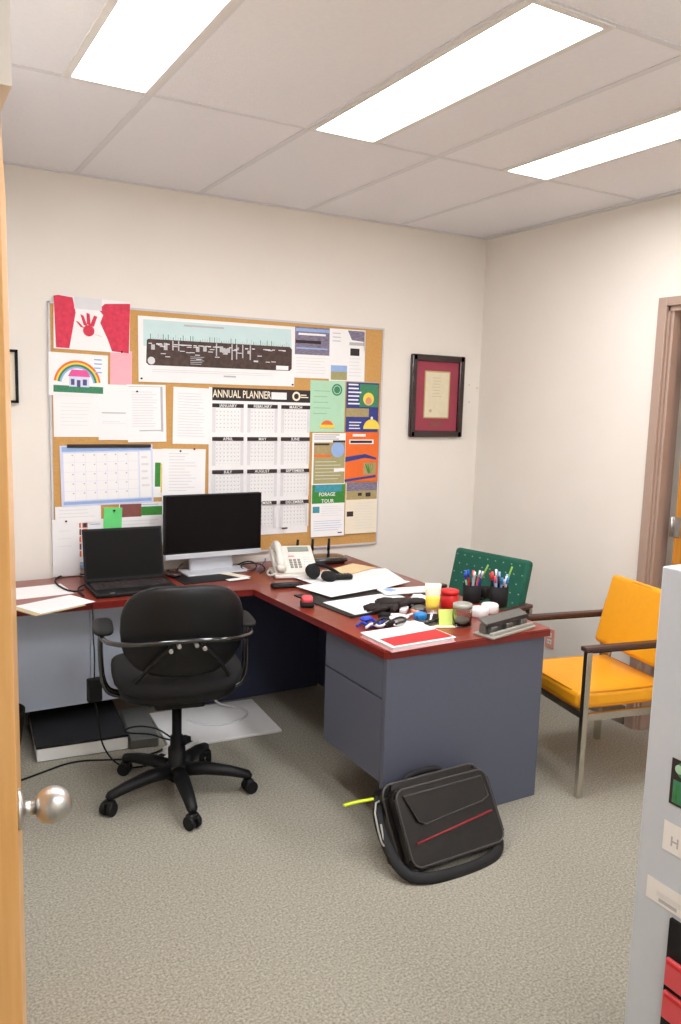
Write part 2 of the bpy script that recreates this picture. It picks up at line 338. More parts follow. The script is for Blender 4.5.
# ------------------------------------------------------------------ office chair
def office_chair(loc, rz):
    t = thing('office_chair', 'black swivel office chair with loop arms and five-star castor base', 'chair', loc, rz)
    mb = MB(); mb.blob((0, .02, .522), (.258, .25, .046), 'blackfabric', .5, .62, fn=lambda p: Vector((p.x, p.y, p.z+.02*(p.x/.26)**2-.02*max(0, p.y/.25)**2))); mb.build('seat', t)
    mb = MB(); mb.blob((0, .02, .48), (.235, .225, .03), 'blackplastic', .5, .6); mb.build('seat_pan', t)
    def bend(p): 
        wz = 1-.16*max(0, -p.z/.2)**2-.05*max(0, p.z/.2)**2
        return Vector((p.x*wz, p.y+1.1*p.x*p.x-.10*p.z+.25*p.z*p.z, p.z))
    mb = MB(); mb.blob((0, -.235, .758), (.235, .036, .182), 'blackvinyl', .62, .62, fn=bend, nu=40, nv=20); 
    mb.bm.verts.ensure_lookup_table()
    mb.build('backrest', t)
    for s_ in (-1, 1):
        mb = MB(); mb.blob((s_*.286, .06, .716), (.040, .115, .013), 'blackplastic', .6, .6, T=None); mb.build('armrest', t)
        MB().tube([(s_*.293, .11, .70), (s_*.297, .09, .60), (s_*.29, .06, .485), (s_*.25, .04, .44), (s_*.1, .03, .44)], .011, 'gloss', sm=2).build('arm_post', t)
        MB().tube([(s_*.295, .03, .70), (s_*.299, .03, .60), (s_*.292, .01, .485), (s_*.25, .0, .44), (s_*.1, .0, .44)], .009, 'gloss', sm=2).build('arm_post', t)
    mb = MB(); mb.tube([(-.293, .04, .705), (-.297, -.06, .70), (-.265, -.19, .715), (-.16, -.288, .735), (0, -.3, .745), (.16, -.288, .735), (.265, -.19, .715), (.297, -.06, .70), (.293, .04, .705)], .010, 'gloss', sm=3); mb.build('arm_loop', t)
    mb = MB()
    for s_ in (-1, 1): mb.tube([(s_*.05, -.292, .728), (s_*.12, -.275, .66), (s_*.2, -.16, .52), (s_*.2, -.05, .46)], .008, 'blackplastic', sm=2)
    mb.build('back_brace', t)
    for x, z in ((-.06, .708), (-.03, .724), (.065, .710), (.035, .724)):
        MB().cyl((x, -.262, z), (x, -.305, z), .008, 'steel').build('bolt', t)
    mb = MB(); mb.box((0, 0, .43), (.2, .22, .05), 'blackplastic', bev=.01); mb.tube([(.08, .02, .42), (.2, .03, .41), (.24, .03, .415)], .006, 'blackplastic', sm=1); mb.build('tilt_mechanism', t)
    mb = MB(); mb.lathe([(.02, .42), (.02, .25), (.027, .25), (.027, .2), (.036, .2), (.036, .085), (.03, .06)], 'blackplastic'); mb.build('column', t)
    hub = MB().lathe([(.02, .135), (.045, .13), (.05, .11), (.048, .075), (.02, .07)], 'blackplastic').build('base_hub', t)
    for k in range(5):
        a = math.radians(191+72*k)-rz; c, s_ = math.cos(a), math.sin(a); P = lambda r, z: (r*c, r*s_, z)
        MB().tube([P(.03, .105), P(.12, .108), P(.22, .095), P(.295, .078), P(.305, .068)], [.034, .032, .027, .022, .015], 'blackplastic', sm=0, n=12, flatz=.8).build('base_leg', t)
        cs = MB(); cs.cyl(P(.298, .075), P(.298, .05), .007, 'blackplastic'); cs.box(P(.298, .045), (.036, .05, .032), 'blackplastic', rot=RZ(a+.5), bev=.010); co = cs.build('castor', t)
        for q in (-1, 1):
            ax = Vector((math.cos(a+.5+PI/2), math.sin(a+.5+PI/2), 0)); cc = Vector(P(.302, .0275))+ax*.016*q
            MB().cyl(cc-ax*.009, cc+ax*.009, .027, 'blackplastic', n=20).build('wheel', co)
    return t
office_chair((1.022, 3.08, 0), math.radians(-11))

# ------------------------------------------------------------------ guest chairs
def guest_chair(loc, rz, cush, pipe, label, dots=False, hw=.275, bw_=.475, dz_=0., dy_=0., bh_=.31):
    t = thing('guest_armchair', label, 'chair', loc, rz)
    sw = 2*hw-.05; mb = MB(); mb.box((0, .015, .415), (sw, .47, .075), cush, bev=.022, seg=3); seat = mb.build('seat', t)
    mb = MB()
    for z in (.447, .383):
        mb.tube([(x, y+.015, z) for x, y in ((-sw/2+.01, -.225), (-sw/2+.004, 0), (-sw/2+.01, .225), (0, .231), (sw/2-.01, .225), (sw/2-.004, 0), (sw/2-.01, -.225), (0, -.231))], .004, pipe, closed=True, sm=1, n=6)
    mb.build('piping', seat)
    R_ = RX(math.radians(14)); C_ = Vector((0, -.25+dy_, .715+dz_))
    mb = MB(); mb.box(C_, (bw_, .05, bh_), cush, rot=R_, bev=.02, seg=3)
    if dots:
        for i in range(9):
            for j in range(6):
                p = C_+R_ @ Vector((-.2+i*.05+(.025 if j % 2 else 0)-.012, .026, -.12+j*.048)); mb.box(p, (.006, .003, .006), 'gdot', rot=R_)
    bk = mb.build('backrest', t)
    mb = MB(); mb.tube([C_+R_ @ Vector((x, .02, z)) for x, z in ((-bw_/2+.011, -bh_/2+.01), (-bw_/2+.011, bh_/2-.01), (bw_/2-.011, bh_/2-.01), (bw_/2-.011, -bh_/2+.01))], .004, pipe, closed=True, sm=2, n=6); mb.build('piping', bk)
    for s_ in (-1, 1):
        x = s_*hw
        for y, zt in ((.235, .64), (-.225, .64)):
            MB().box((x, y, zt/2), (.026, .026, zt), 'chrome', bev=.002).build('leg', t)
        MB().box((x, .005, .355), (.018, .434, .03), 'chrome').build('side_rail', t); MB().box((x, .005, .6405), (.02, .44, .012), 'blackplastic').build('arm_bracket', t)
        mb = MB(); mb.box((x, .015, .652), (.044, .49, .021), 'wood', bev=.006); mb.build('armrest', t)
        mb = MB(); mb.tube([(s_*.2, -.205, .36), (s_*.2, -.228, .5), (s_*.2, -.285+dy_, .70)], .011, 'chrome', sm=1); mb.build('back_upright', t)
    MB().box((0, .225, .355), (2*hw-.02, .018, .03), 'chrome').build('cross_rail', t); MB().box((0, -.215, .355), (2*hw-.02, .018, .03), 'chrome').build('cross_rail', t)
    return t
guest_chair((2.800, 2.49, 0), math.radians(79), 'yvinyl', 'ypipe', 'yellow vinyl armchair with chrome legs beside the grey cabinet', hw=.25, bw_=.44, dz_=-.03, dy_=.05, bh_=.335)
guest_chair((2.515, 3.158, 0), math.radians(103.5), 'gfab', 'gpipe', 'green dotted armchair with wooden arms behind the desk', dots=True)

# ------------------------------------------------------------------ grey cabinet, right foreground
cb = thing('filing_cabinet', 'tall pale grey metal cabinet at the right edge of the picture', 'cabinet', (1.66, .79, 0))
mb = MB(); mb.box((0, 0, .665), (.498, .62, 1.31), 'cab', bev=.004); mb.box((0, 0, .012), (.47, .59, .024), 'gap'); mb.build('body', cb)
for i in range(4):
    d_ = MB().box((0, -.318, .19+.315*i), (.47, .016, .3), 'cab', bev=.003).build('drawer', cb)
    mb = MB(); mb.tube([(-.06, -.325, .25+.315*i), (-.06, -.35, .25+.315*i), (.06, -.35, .25+.315*i), (.06, -.325, .25+.315*i)], .005, 'steel', sm=0); mb.build('handle', d_)

# ------------------------------------------------------------------ sheets of paper
class Sheet:
    """page: local x to the right, y up, z out of the page; origin at the page centre"""
    def __init__(s, w, h, m='paper', th=.0008, curl=0., lift=0.):
        s.w, s.h, s.mb, s.z = w, h, MB(), th; s.curl = curl
        n = 8; f = lambda v: curl*max(0, v-.55)**2*5
        rows = []
        for i in range(n+1):
            v = i/n; y = h/2-h*v
            rows.append([s.mb.bm.verts.new((x, y, z+f(v))) for x, z in ((-w/2, 0), (w/2, 0), (w/2, th), (-w/2, th))])
        fs = []
        for A_, B_ in zip(rows, rows[1:]):
            for j in range(4): fs.append(s.mb.bm.faces.new((A_[j], B_[j], B_[(j+1) % 4], A_[(j+1) % 4])))
        fs += [s.mb.bm.faces.new(rows[0]), s.mb.bm.faces.new(rows[-1][::-1])]
        s.mb.fin(fs, m); s.k = 1
    def zz(s, v): return s.z+s.curl*max(0, v-.55)**2*5
    def P(s, pts, m, dz=None):
        s.k += 1; z = s.z+.0002+s.k*.00002
        if s.curl: z += .0  # curl handled per point
        vs = [s.mb.bm.verts.new((-s.w/2+u*s.w, s.h/2-v*s.h, s.zz(v)+.0002+s.k*.00002)) for u, v in pts]
        f = s.mb.bm.faces.new(vs); f.normal_update()
        if f.normal.z < 0: f.normal_flip()
        s.mb.fin([f], m); return s
    def R(s, u0, v0, u1, v1, m):
        n = max(1, int((v1-v0)*8)) if s.curl else 1
        for i in range(n):
            a, b = v0+(v1-v0)*i/n, v0+(v1-v0)*(i+1)/n; s.P([(u0, a), (u1, a), (u1, b), (u0, b)], m); s.k -= 1
        s.k += 1; return s
    def lines(s, u0, v0, u1, v1, n, m='grey', t=.3, rag=.25):
        st = (v1-v0)/n
        for i in range(n): s.R(u0, v0+st*i, u1-(u1-u0)*random.random()*rag, v0+st*(i+t), m); s.k -= 1
        s.k += 1; return s
    def C(s, u, v, r, m, n=16, a0=0, a1=2*PI, ri=0., asp=None):
        asp = asp or s.w/s.h
        o = [(u+r*math.cos(a0+(a1-a0)*i/n), v-r*asp*math.sin(a0+(a1-a0)*i/n)) for i in range(n+1)]
        if ri:
            q = [(u+ri*math.cos(a0+(a1-a0)*i/n), v-ri*asp*math.sin(a0+(a1-a0)*i/n)) for i in range(n+1)]
            for i in range(n): s.P([o[i], o[i+1], q[i+1], q[i]], m); s.k -= 1
            s.k += 1
        else: s.P(o if a1-a0 < 6.2 else o[:-1], m)
        return s
    def T(s, st, u, v, size, m, align='LEFT', sx=1.):
        s.k += 1; s.mb.text(st, -s.w/2+u*s.w, s.h/2-v*s.h, s.zz(v)+.0004+s.k*.00002, size, m, align=align, sx=sx); return s
    def place(s, name, label, cat, loc, rot, group=None, pins=()):
        o = s.mb.build(name, None, loc, rot); tag(o, label, cat, group)
        for u, v, c in pins:
            m = MB(); q = (-s.w/2+u*s.w, s.h/2-v*s.h); m.cyl((*q, s.z), (*q, s.z+.008), .0035, c, n=10); m.cyl((*q, s.z+.008), (*q, s.z+.010), .005, c, n=10); m.build('push_pin', o)
        return o
# bulletin board
bx0, bx1, bz0, bz1 = .722, 2.603, .79, 2.066
bb = thing('bulletin_board', 'large cork bulletin board on the back wall, crowded with papers', 'bulletin board', ((bx0+bx1)/2, D, (bz0+bz1)/2))
bw, bh = bx1-bx0, bz1-bz0
MB().box((0, -.007, 0), (bw-.01, .012, bh-.01), 'cork').build('cork_panel', bb)
mb = MB()
for s_ in (-1, 1): mb.box((s_*(bw/2-.004), -.008, 0), (.01, .016, bh), 'alu'); mb.box((0, -.008, s_*(bh/2-.004)), (bw, .016, .01), 'alu')
mb.build('frame', bb)
BY = D-.0142
def wallsheet(px, layer=0, tilt=0., **k):
    """px: top-left and bottom-right corner pixels"""
    y = BY-.0016*layer; a = aty(px[0], px[1], y); b = aty(px[2], px[3], y)
    sh = Sheet(b.x-a.x, a.z-b.z, **k); sh.loc = Vector(((a.x+b.x)/2, y, (a.z+b.z)/2)); sh.rot = (PI/2, 0, 0) if not tilt else (Matrix.Rotation(PI/2, 3, 'X') @ Matrix.Rotation(math.radians(tilt), 3, 'Z')).to_euler()
    return sh
def put(sh, name, label, cat='paper', pins=(), group='papers pinned to the bulletin board'): return sh.place(name, label, cat, sh.loc, sh.rot, group, pins)
# handprint painting
s = wallsheet((53, 295, 130, 353), 2, -1, m='paper')
s.P([(.0, .02), (.06, 0), (.24, .02), (.28, .3), (.2, .98), (.03, .98)], 'lred').P([(.66, .08), (1, .03), (.99, 1), (.76, .98), (.70, .75), (.6, .45), (.64, .3), (.58, .2)], 'lred')
s.R(.26, .0, .62, .22, 'lgrey'); s.C(.45, .62, .075, 'lred')
for (u0, v0, u1, v1) in ((.37, .56, .3, .45), (.41, .52, .36, .32), (.45, .5, .44, .28), (.49, .52, .54, .32), (.5, .66, .62, .70)):
    dx, dy_ = (v1-v0)*.05, (u1-u0)*.07; q = .026; s.P([(u0-q, v0), (u0+q, v0+.02), (u1+q*.8, v1+.02), (u1-q*.8, v1)], 'lred')
put(s, 'handprint_painting', 'crimson handprint painting, topmost at the left end of the board', 'painting')
s = wallsheet((48, 352, 108, 397), 3, -1, m='paper')
for r, rr, c in ((.40, .365, 'orange'), (.365, .335, 'yolk'), (.335, .30, 'dgreen'), (.30, .27, 'lblue')): s.C(.48, .74, r, c, n=20, a0=.15, a1=PI-.15, ri=rr, asp=1.45)
s.R(.08, .76, .92, .92, 'dgreen').R(.34, .52, .68, .78, 'lav').P([(.32, .54), (.38, .38), (.64, .38), (.70, .54)], 'pinkp').R(.37, .6, .43, .74, 'purple').R(.47, .62, .53, .78, 'purple').R(.57, .6, .64, .74, 'purple').lines(.76, .1, .9, .5, 4, 'lblue')
put(s, 'rainbow_drawing', 'child\'s drawing of a rainbow over a pink-roofed house', 'drawing')
s = wallsheet((110, 350, 132, 386), 1, -1, m='pink'); put(s, 'pink_note', 'small blank pink sheet under the red handprint painting', 'note', pins=((.5, .04, 'gap'),))
# long horizontal poster
s = wallsheet((138, 315, 294, 387), 2, .3, m='paper')
s.P([(.03, .05), (.97, .05), (.98, .45), (.03, .45)], 'sky')
n_ = 8; rr = .03
pts = [(.05, .36), (.06, .34), (.965, .34), (.98, .38), (.98, .70), (.965, .74), (.06, .74), (.045, .70)]
s.P(pts, 'brown')
for i in range(60):
    u = .07+.9*i/60; hgt = random.choice((.03, .05, .09)); s.R(u, .34-hgt*.9, u+.004, .345, 'dgreen' if random.random() < .4 else 'grey')
    if random.random() < .6: s.R(u-.01, .38+random.random()*.1, u+.012, .385+random.random()*.02+.1, 'grey') if random.random() < .25 else s.R(u-.01, .40, u+.01, .412+random.random()*.01, 'lgrey')
for u in (.2, .235, .47, .57, .6, .64, .69): s.R(u, .35, u+.008, .48+random.random()*.14, 'grey')
for i in range(26): 
    u = .08+.82*random.random(); v = .4+.22*random.random(); s.R(u, v, u+.03, v+.012, 'lgrey')
s.C(.075, .67, .022, 'lgrey'); s.R(.87, .66, .955, .73, 'paper'); s.lines(.31, .58, .40, .72, 5, 'grey')
s.T('CHALLENGES TO BE FACED' if False else ' ', .3, .1, .01, 'ink'); s.lines(.27, .09, .52, .12, 1, 'grey', t=.9, rag=0); s.lines(.08, .80, .93, .86, 2, 'lgrey'); s.R(.52, .86, .6, .885, 'grey')
put(s, 'landscape_poster', 'long poster of trees above a dark brown band of soil', 'poster', pins=((.015, .95, 'gap'), (.985, .97, 'gap')))
# plain text sheets, left middle
s = wallsheet((53, 394, 99, 437), 1, 0, m='paper').lines(.15, .2, .85, .8, 7, 'lgrey', .12); put(s, 'typed_sheet', 'faint white sheet just below the rainbow drawing', 'paper')
s = wallsheet((98, 384, 131, 440), 2, 0, m='paper').lines(.1, .5, .9, .54, 1, 'grey', .5).lines(.1, .66, .85, .72, 2, 'lgrey', .3); put(s, 'typed_sheet', 'white sheet with one grey rule between two other white sheets', 'paper')
s = wallsheet((127, 384, 166, 442), 3, 1, m='paper').R(.05, .03, .92, .04, 'grey').R(.86, .03, .92, .82, 'grey').R(.3, .79, .9, .81, 'grey').lines(.12, .12, .8, .76, 14, 'lgrey', .3); put(s, 'photocopied_form', 'photocopied form with a grey shadowed right edge', 'paper', pins=((.25, .12, 'gap'),))  # grey border drawn on the sheet
s = wallsheet((173, 387, 210, 444), 1, -1, m='paper').lines(.12, .1, .85, .9, 16, 'lgrey', .3); put(s, 'typed_sheet', 'typed white letter left of the annual planner, upper one', 'paper')
# blue calendar
s = wallsheet((60, 445, 153, 503), 2, 1, m='lav', curl=.0)
s.R(.02, .02, .98, .10, 'lblue').R(.02, .92, .98, .97, 'lblue').R(.03, .12, .84, .9, 'paper').R(.85, .12, .98, .9, 'paper')
for i in range(8): s.R(.03+.115*i, .12, .033+.115*i, .9, 'lav')
for j in range(6): s.R(.03, .12+.156*j, .84, .124+.156*j, 'lav'); [s.R(.12+.115*i, .15+.156*j, .135+.115*i, .17+.156*j, 'grey') for i in range(6) if j < 5]
s.lines(.87, .2, .96, .8, 5, 'lgrey')
put(s, 'wall_calendar', 'wide pale blue monthly calendar under a dark hanger strip', 'calendar')
a = aty(67, 446, BY-.008); b = aty(151, 446, BY-.008)
tag(MB().box((0, 0, 0), (b.x-a.x, .005, .017), 'ink', bev=.001).build('hanger_strip', None, ((a.x+b.x)/2, BY-.0075, (a.z+b.z)/2)), 'dark strip along the top of the pale blue calendar', 'hanger strip')
s = wallsheet((152, 449, 166, 497), 1, -1, m='paper'); s.R(.2, .28, .6, .78, 'green').R(.62, .3, .95, .9, 'yolk'); put(s, 'tabbed_sheet', 'narrow sheet with a green tab right of the blue calendar', 'paper')
s = wallsheet((162, 449, 205, 500), 3, -1, m='paper', curl=.004).lines(.15, .08, .85, .85, 13, 'lgrey', .3, .5); put(s, 'typed_sheet', 'typed white sheet directly above the monitor left corner', 'paper', pins=((.4, .04, 'gap'), (.72, .0, 'gap')))
# annual planner
s = wallsheet((209, 387, 307, 532), 2, 0, m='paper'); W_ = s.w
s.R(.03, .0, 1, .085, 'ink'); s.T('ANNUAL PLANNER', .035, .064, .056, 'cream', sx=.69); s.R(.60, .02, .755, .068, 'paper'); s.C(.855, .043, .043, 'cream', ri=.025); s.lines(.90, .03, .98, .06, 2, 'cream', .5)
MON = ['JANUARY', 'FEBRUARY', 'MARCH', 'APRIL', 'MAY', 'JUNE', 'JULY', 'AUGUST', 'SEPTEMBER', 'OCTOBER', 'NOVEMBER', 'DECEMBER']
for i, mn in enumerate(MON):
    u = .03+.335*(i % 3); v = .105+.2195*(i//3); s.R(u, v, u+.30, v+.026, 'ink'); s.T(mn, u+.15, v+.0225, .023, 'paper', 'CENTER'); s.R(u, v+.03, u+.03, v+.19, 'lgrey'); s.R(u+.27, v+.03, u+.30, v+.19, 'lgrey')
    for a in range(6): s.R(u+.03, v+.045+.026*a, u+.27, v+.0465+.026*a, 'lgrey')
    for a in range(7): s.R(u+.03+.04*a, v+.03, u+.032+.04*a, v+.19, 'lgrey')
    for a in range(5):
        for q in range(7): s.R(u+.04+.034*q, v+.05+.026*a, u+.05+.034*q, v+.056+.026*a, 'grey')
s.R(.72, .955, .78, .965, 'ink')
put(s, 'annual_planner', 'big black-headed annual planner with twelve month grids', 'planner')
# flyers on the right of the board
s = wallsheet((295, 326, 330, 379), 1, .5, m='paper'); s.R(0, 0, 1, .54, 'mauve').R(.03, .03, .95, .09, 'lblue').R(.1, .12, .85, .16, 'paper').R(.03, .26, .72, .32, 'ink').R(.05, .4, .9, .43, 'lblue').lines(.05, .6, .95, .95, 6, 'lgrey', .2); put(s, 'flyer', 'flyer with purple landscape photo at the top right of the board', 'flyer')
s = wallsheet((330, 328, 364, 382), 2, .5, m='paper'); s.P([(.5, .02), (.98, .02), (.98, .45), (.95, .22), (.62, .2)], 'mauve').R(.55, .24, .96, .3, 'grey').R(.58, .36, .84, .5, 'ink').R(.05, .7, .5, .98, 'field').R(.05, .7, .5, .82, 'lblue').lines(.08, .08, .35, .3, 3, 'grey', .2).lines(.56, .55, .92, .95, 6, 'lgrey', .2); put(s, 'flyer', 'flyer with small dark photo at the board\'s top right corner', 'flyer')
s = wallsheet((310.5, 380, 344, 432), 1, 0, m='mint'); s.C(.76, .17, .15, 'dgreen').C(.76, .17, .11, 'mint', ri=.09).lines(.1, .2, .6, .75, 5, 'dgreen', .05).C(.5, .93, .2, 'orange', a0=0, a1=PI).R(.3, .86, .72, .92, 'yolk'); put(s, 'flyer', 'mint green flyer with a dark round seal', 'flyer')
s = wallsheet((347, 381, 377.5, 432), 2, 0, m='blue'); s.R(0, 0, 1, .02, 'tan').R(.4, .05, .98, .5, 'dgreen').C(.68, .34, .17, 'yolk').C(.68, .38, .1, 'skin').lines(.05, .05, .45, .5, 6, 'paper', .4).R(.0, .53, .7, .7, 'straw').C(.8, .94, .26, 'yolk', a0=0, a1=PI).C(.8, .72, .04, 'paper').lines(.1, .8, .48, .98, 3, 'paper', .35); put(s, 'flyer', 'blue flyer with a portrait and a yellow corner', 'flyer')
s = wallsheet((312.5, 433, 345, 484), 2, 0, m='paper'); s.R(.05, .42, .97, .98, 'field').R(.05, .18, .97, .44, 'straw').C(.75, .32, .2, 'lblue').R(.05, .2, .5, .235, 'ink').R(.6, .14, .97, .18, 'ink').lines(.05, .03, .9, .15, 3, 'ink', .25).R(.65, .68, .97, .75, 'paper').lines(.1, .55, .85, .95, 6, 'lgrey', .15).lines(.05, .42, .6, .5, 1, 'orange', .6); put(s, 'flyer', 'flyer with a green field and a blue disc', 'flyer')
s = wallsheet((346, 432, 377, 481), 3, 0, m='orange'); s.R(.1, .15, .85, .24, 'paper').R(.14, .17, .8, .22, 'ink').R(.2, .04, .6, .09, 'paper').P([(.0, .5), (.6, .44), (.95, .52), (.95, .56), (.6, .52), (.0, .6)], 'blue').R(.56, .62, .94, .86, 'straw')
for i in range(5): s.P([(.7+.02*i, .84), (.6+.08*i, .64), (.64+.07*i, .64), (.76, .84)], 'green')
s.P([(0, .95), (.95, .87), (.95, .92), (0, 1)], 'blue'); put(s, 'flyer', 'orange flyer with green grass tuft', 'flyer')
s = wallsheet((311.5, 485, 343.5, 535), 3, 0, m='paper', curl=.006); s.R(.02, .0, 1, .36, 'green').R(.1, .0, .9, .14, 'teal').T('FORAGE', .22, .22, .030, 'paper', sx=.95).T('TOUR', .3, .35, .030, 'paper').R(.05, .42, .25, .54, 'teal').lines(.3, .42, .95, .64, 5, 'lgrey', .2).lines(.08, .7, .95, .92, 5, 'lblue', .15).R(.8, .93, .93, .95, 'ink'); put(s, 'flyer', 'flyer titled FORAGE TOUR over green blades of grass', 'flyer')
s = wallsheet((346, 483, 376, 532), 2, 0, m='cream', curl=.004); s.R(.02, .0, .98, .16, 'mauve').R(.02, .16, .98, .33, 'straw').R(.38, .2, .5, .26, 'ink').R(.62, .2, .78, .28, 'ink').R(.05, .56, .25, .66, 'ink').lines(.3, .4, .95, .95, 10, 'lgrey', .2); put(s, 'flyer', 'cream flyer with dark cattle in a brown field', 'flyer')
# lower left group
s = wallsheet((55, 507, 101, 522), 2, 0, m='paper').lines(.08, .2, .9, .8, 3, 'lgrey', .2); put(s, 'paper_strip', 'wide white paper strip below the blue calendar')
s = wallsheet((52, 520, 80, 575), 1, 0, m='paper').lines(.2, .2, .8, .6, 3, 'lgrey', .06); put(s, 'blank_sheet', 'near-blank white sheet at the board\'s lower left corner', pins=((.5, .03, 'gap'),))
s = wallsheet((74, 520, 106, 566), 0, 0, m='paper')
for i in range(5):
    for j in range(2): s.R(.06+.2*j, .04+.15*i, .22+.2*j, .17+.15*i, 'rust' if (i+j) % 2 else 'orange'); s.R(.1+.2*j, .08+.15*i, .18+.2*j, .15+.15*i, 'ink')
s.R(0, .88, .5, 1, 'lblue').lines(.5, .05, .9, .15, 2, 'lblue'); put(s, 'photo_sheet', 'sheet of small red and orange portraits beside the laptop screen')
s = wallsheet((103.5, 508, 122, 530), 3, -2, m='lime'); put(s, 'green_note', 'bright green sticky note above the laptop', 'note', pins=((.55, .12, 'gap'),))
s = wallsheet((119, 503, 163, 545), 1, 0, m='paper'); s.R(.02, .03, .5, .32, 'rust').R(.5, .1, .98, .3, 'green').lines(.5, .05, .95, .1, 1, 'lblue').lines(.05, .4, .95, .95, 7, 'lgrey', .2); put(s, 'flyer', 'flyer with brown and green pictures left of the monitor', 'flyer')

# framed certificate
fc = thing('picture_frame', 'dark mahogany framed certificate with burgundy mat on the back wall', 'picture frame', (3.005, D, 1.684))
fwid, fh = .40, .50
mb = MB()
for s_ in (-1, 1):
    mb.box((s_*(fwid/2-.02), -.015, 0), (.04, .028, fh), 'mahog', bev=.008); mb.box((0, -.015, s_*(fh/2-.02)), (fwid-.01, .028, .04), 'mahog', bev=.008)
mb.build('frame', fc); MB().box((0, -.008, 0), (fwid-.05, .006, fh-.05), 'matb').build('mat_board', fc)
mb = MB(); 
for s_ in (-1, 1): mb.box((s_*.092, -.012, .01), (.008, .003, .28), 'gold'); mb.box((0, -.012, .01+s_*.14), (.19, .003, .008), 'gold')
mb.build('fillet', fc)
sh = Sheet(.178, .272, 'cert', th=.002); sh.lines(.3, .12, .7, .6, 7, 'tan', .14, .3); sh.C(.25, .86, .06, 'tan'); o = sh.mb.build('certificate', fc, (0, -.0115, .01), (PI/2, 0, 0))
MB().box((0, -.012, -.17), (.1, .002, .022), 'rust').build('name_plate', fc)
# dark frame half hidden by the open door
pf = thing('picture_frame', 'small black picture frame half hidden behind the open door', 'picture frame', (.497, D, 1.71)); mb = MB()
for s_ in (-1, 1): mb.box((s_*.08, -.012, 0), (.012, .022, .245), 'gap'); mb.box((0, -.012, s_*.117), (.17, .022, .012), 'gap')
mb.build('frame', pf); MB().box((0, -.006, 0), (.155, .006, .23), 'cream').build('picture', pf)
# little wall plugs and marks beside the certificate
for u, v, lb in ((469, 385, 'upper wall screw nearest the framed certificate'), (477, 388, 'wall screw farthest right of the framed certificate'), (469, 402, 'lower wall screw beside the framed certificate')):
    p = aty(u, v, D); m_ = MB(); m_.cyl((0, 0, 0), (0, -.003, 0), .004, 'tan', n=10); tag(m_.build('wall_screw', None, p), lb, 'screw', 'screws beside the certificate')
# outlet low on the right wall; its plate colour carries a painted reflection
ot = thing('wall_outlet', 'reddish electrical outlet low on the right wall, by the desk corner', 'outlet', (W, 3.33, .31), PI/2)
MB().box((0, .003, 0), (.07, .006, .115), 'switch', bev=.002).build('cover_plate', ot)
for s_ in (-1, 1):
    mb = MB(); mb.box((0, .0065, s_*.02), (.034, .003, .028), 'white', bev=.001); mb.box((-.007, .008, s_*.02), (.003, .002, .01), 'gap'); mb.box((.007, .008, s_*.02), (.003, .002, .01), 'gap'); mb.build('socket', ot)

# ------------------------------------------------------------------ cabinet side: stickers and file pockets
CX = 1.411-.0002
def side(u, v): return atx(u, v, CX)
def cabsheet(px, m, layer=1):
    a = side(*px[0]); w_, h_ = px[1], px[2]; sh = Sheet(w_, h_, m, th=.0006); sh.loc = Vector((CX-.0008*layer, a.y-w_/2, a.z-h_/2)); sh.rot = (PI/2, 0, -PI/2); return sh
s = cabsheet(((673, 757), .14, .1), 'ink'); s.C(.2, .2, .12, 'dgreen').C(.13, .2, .07, 'mint').R(.05, .45, .3, .95, 'dgreen').R(.1, .55, .14, .95, 'green').R(.22, .5, .25, .95, 'green').P([(.4, .2), (.9, .1), (.9, .9), (.5, .9)], 'green')
s.place('magnet_picture', 'dark green magnet picture, highest on the grey cabinet\'s side', 'magnet', s.loc, s.rot)
s = cabsheet(((665, 819), .15, .065), 'paper'); s.T('H', .12, .75, .03, 'grey').lines(.35, .35, .9, .8, 2, 'lgrey', .4)
s.place('name_label', 'white label with grey letters below the green magnet', 'label', s.loc, s.rot)
s = cabsheet(((648, 874), .13, .05), 'paper'); s.lines(.2, .45, .7, .68, 4, 'lgrey', .5, 0).R(.25, .72, .6, .88, 'grey')
s.place('barcode_label', 'lower white label with small grey print on the cabinet', 'label', s.loc, s.rot)
a = side(669, 915)
fp = thing('file_pocket_rack', 'black file rack with red trays hung on the grey cabinet\'s side', 'file rack', (CX, a.y-.118, .0))
MB().box((-.004, 0, a.z-.16), (.008, .22, .32), 'gap').build('back_plate', fp)
for i, z in enumerate((a.z-.115, a.z-.19)):
    mb = MB(); mb.box((-.010, 0, z), (.012, .212, .062), 'coral', bev=.003); mb.box((-.0165, 0, z+.024), (.003, .2, .006), 'red'); mb.build('pocket', fp)

# ------------------------------------------------------------------ things on the desk
def onp(u, v, z=DZ): return atz(u, v, z)
def desksheet(corn, m, z, name, label, cat='paper', draw=None, group=None, th=.0012):
    """corn: four pixel corners (far-left, far-right, near-right, near-left)"""
    P = [onp(u, v, z+th) for u, v in corn]; c = sum(P, Vector())/4; ex = ((P[1]-P[0])+(P[2]-P[3])).normalized()
    w_ = ((P[1]-P[0]).length+(P[2]-P[3]).length)/2; h_ = ((P[3]-P[0]).length+(P[2]-P[1]).length)/2
    sh = Sheet(w_, h_, m, th=th)
    if draw: draw(sh)
    return sh.place(name, label, cat, (c.x, c.y, z), (0, 0, math.atan2(ex.y, ex.x)), group)
LN = lambda s: s.lines(.12, .1, .88, .85, 12, 'lgrey', .3)
def rsheet(u, v, w_, h_, deg, m, z, name, label, cat='paper', draw=None, group=None, th=.0012):
    c = onp(u, v, z); sh = Sheet(w_, h_, m, th=th)
    if draw: draw(sh)
    return sh.place(name, label, cat, (c.x, c.y, z), (0, 0, math.radians(deg)), group)
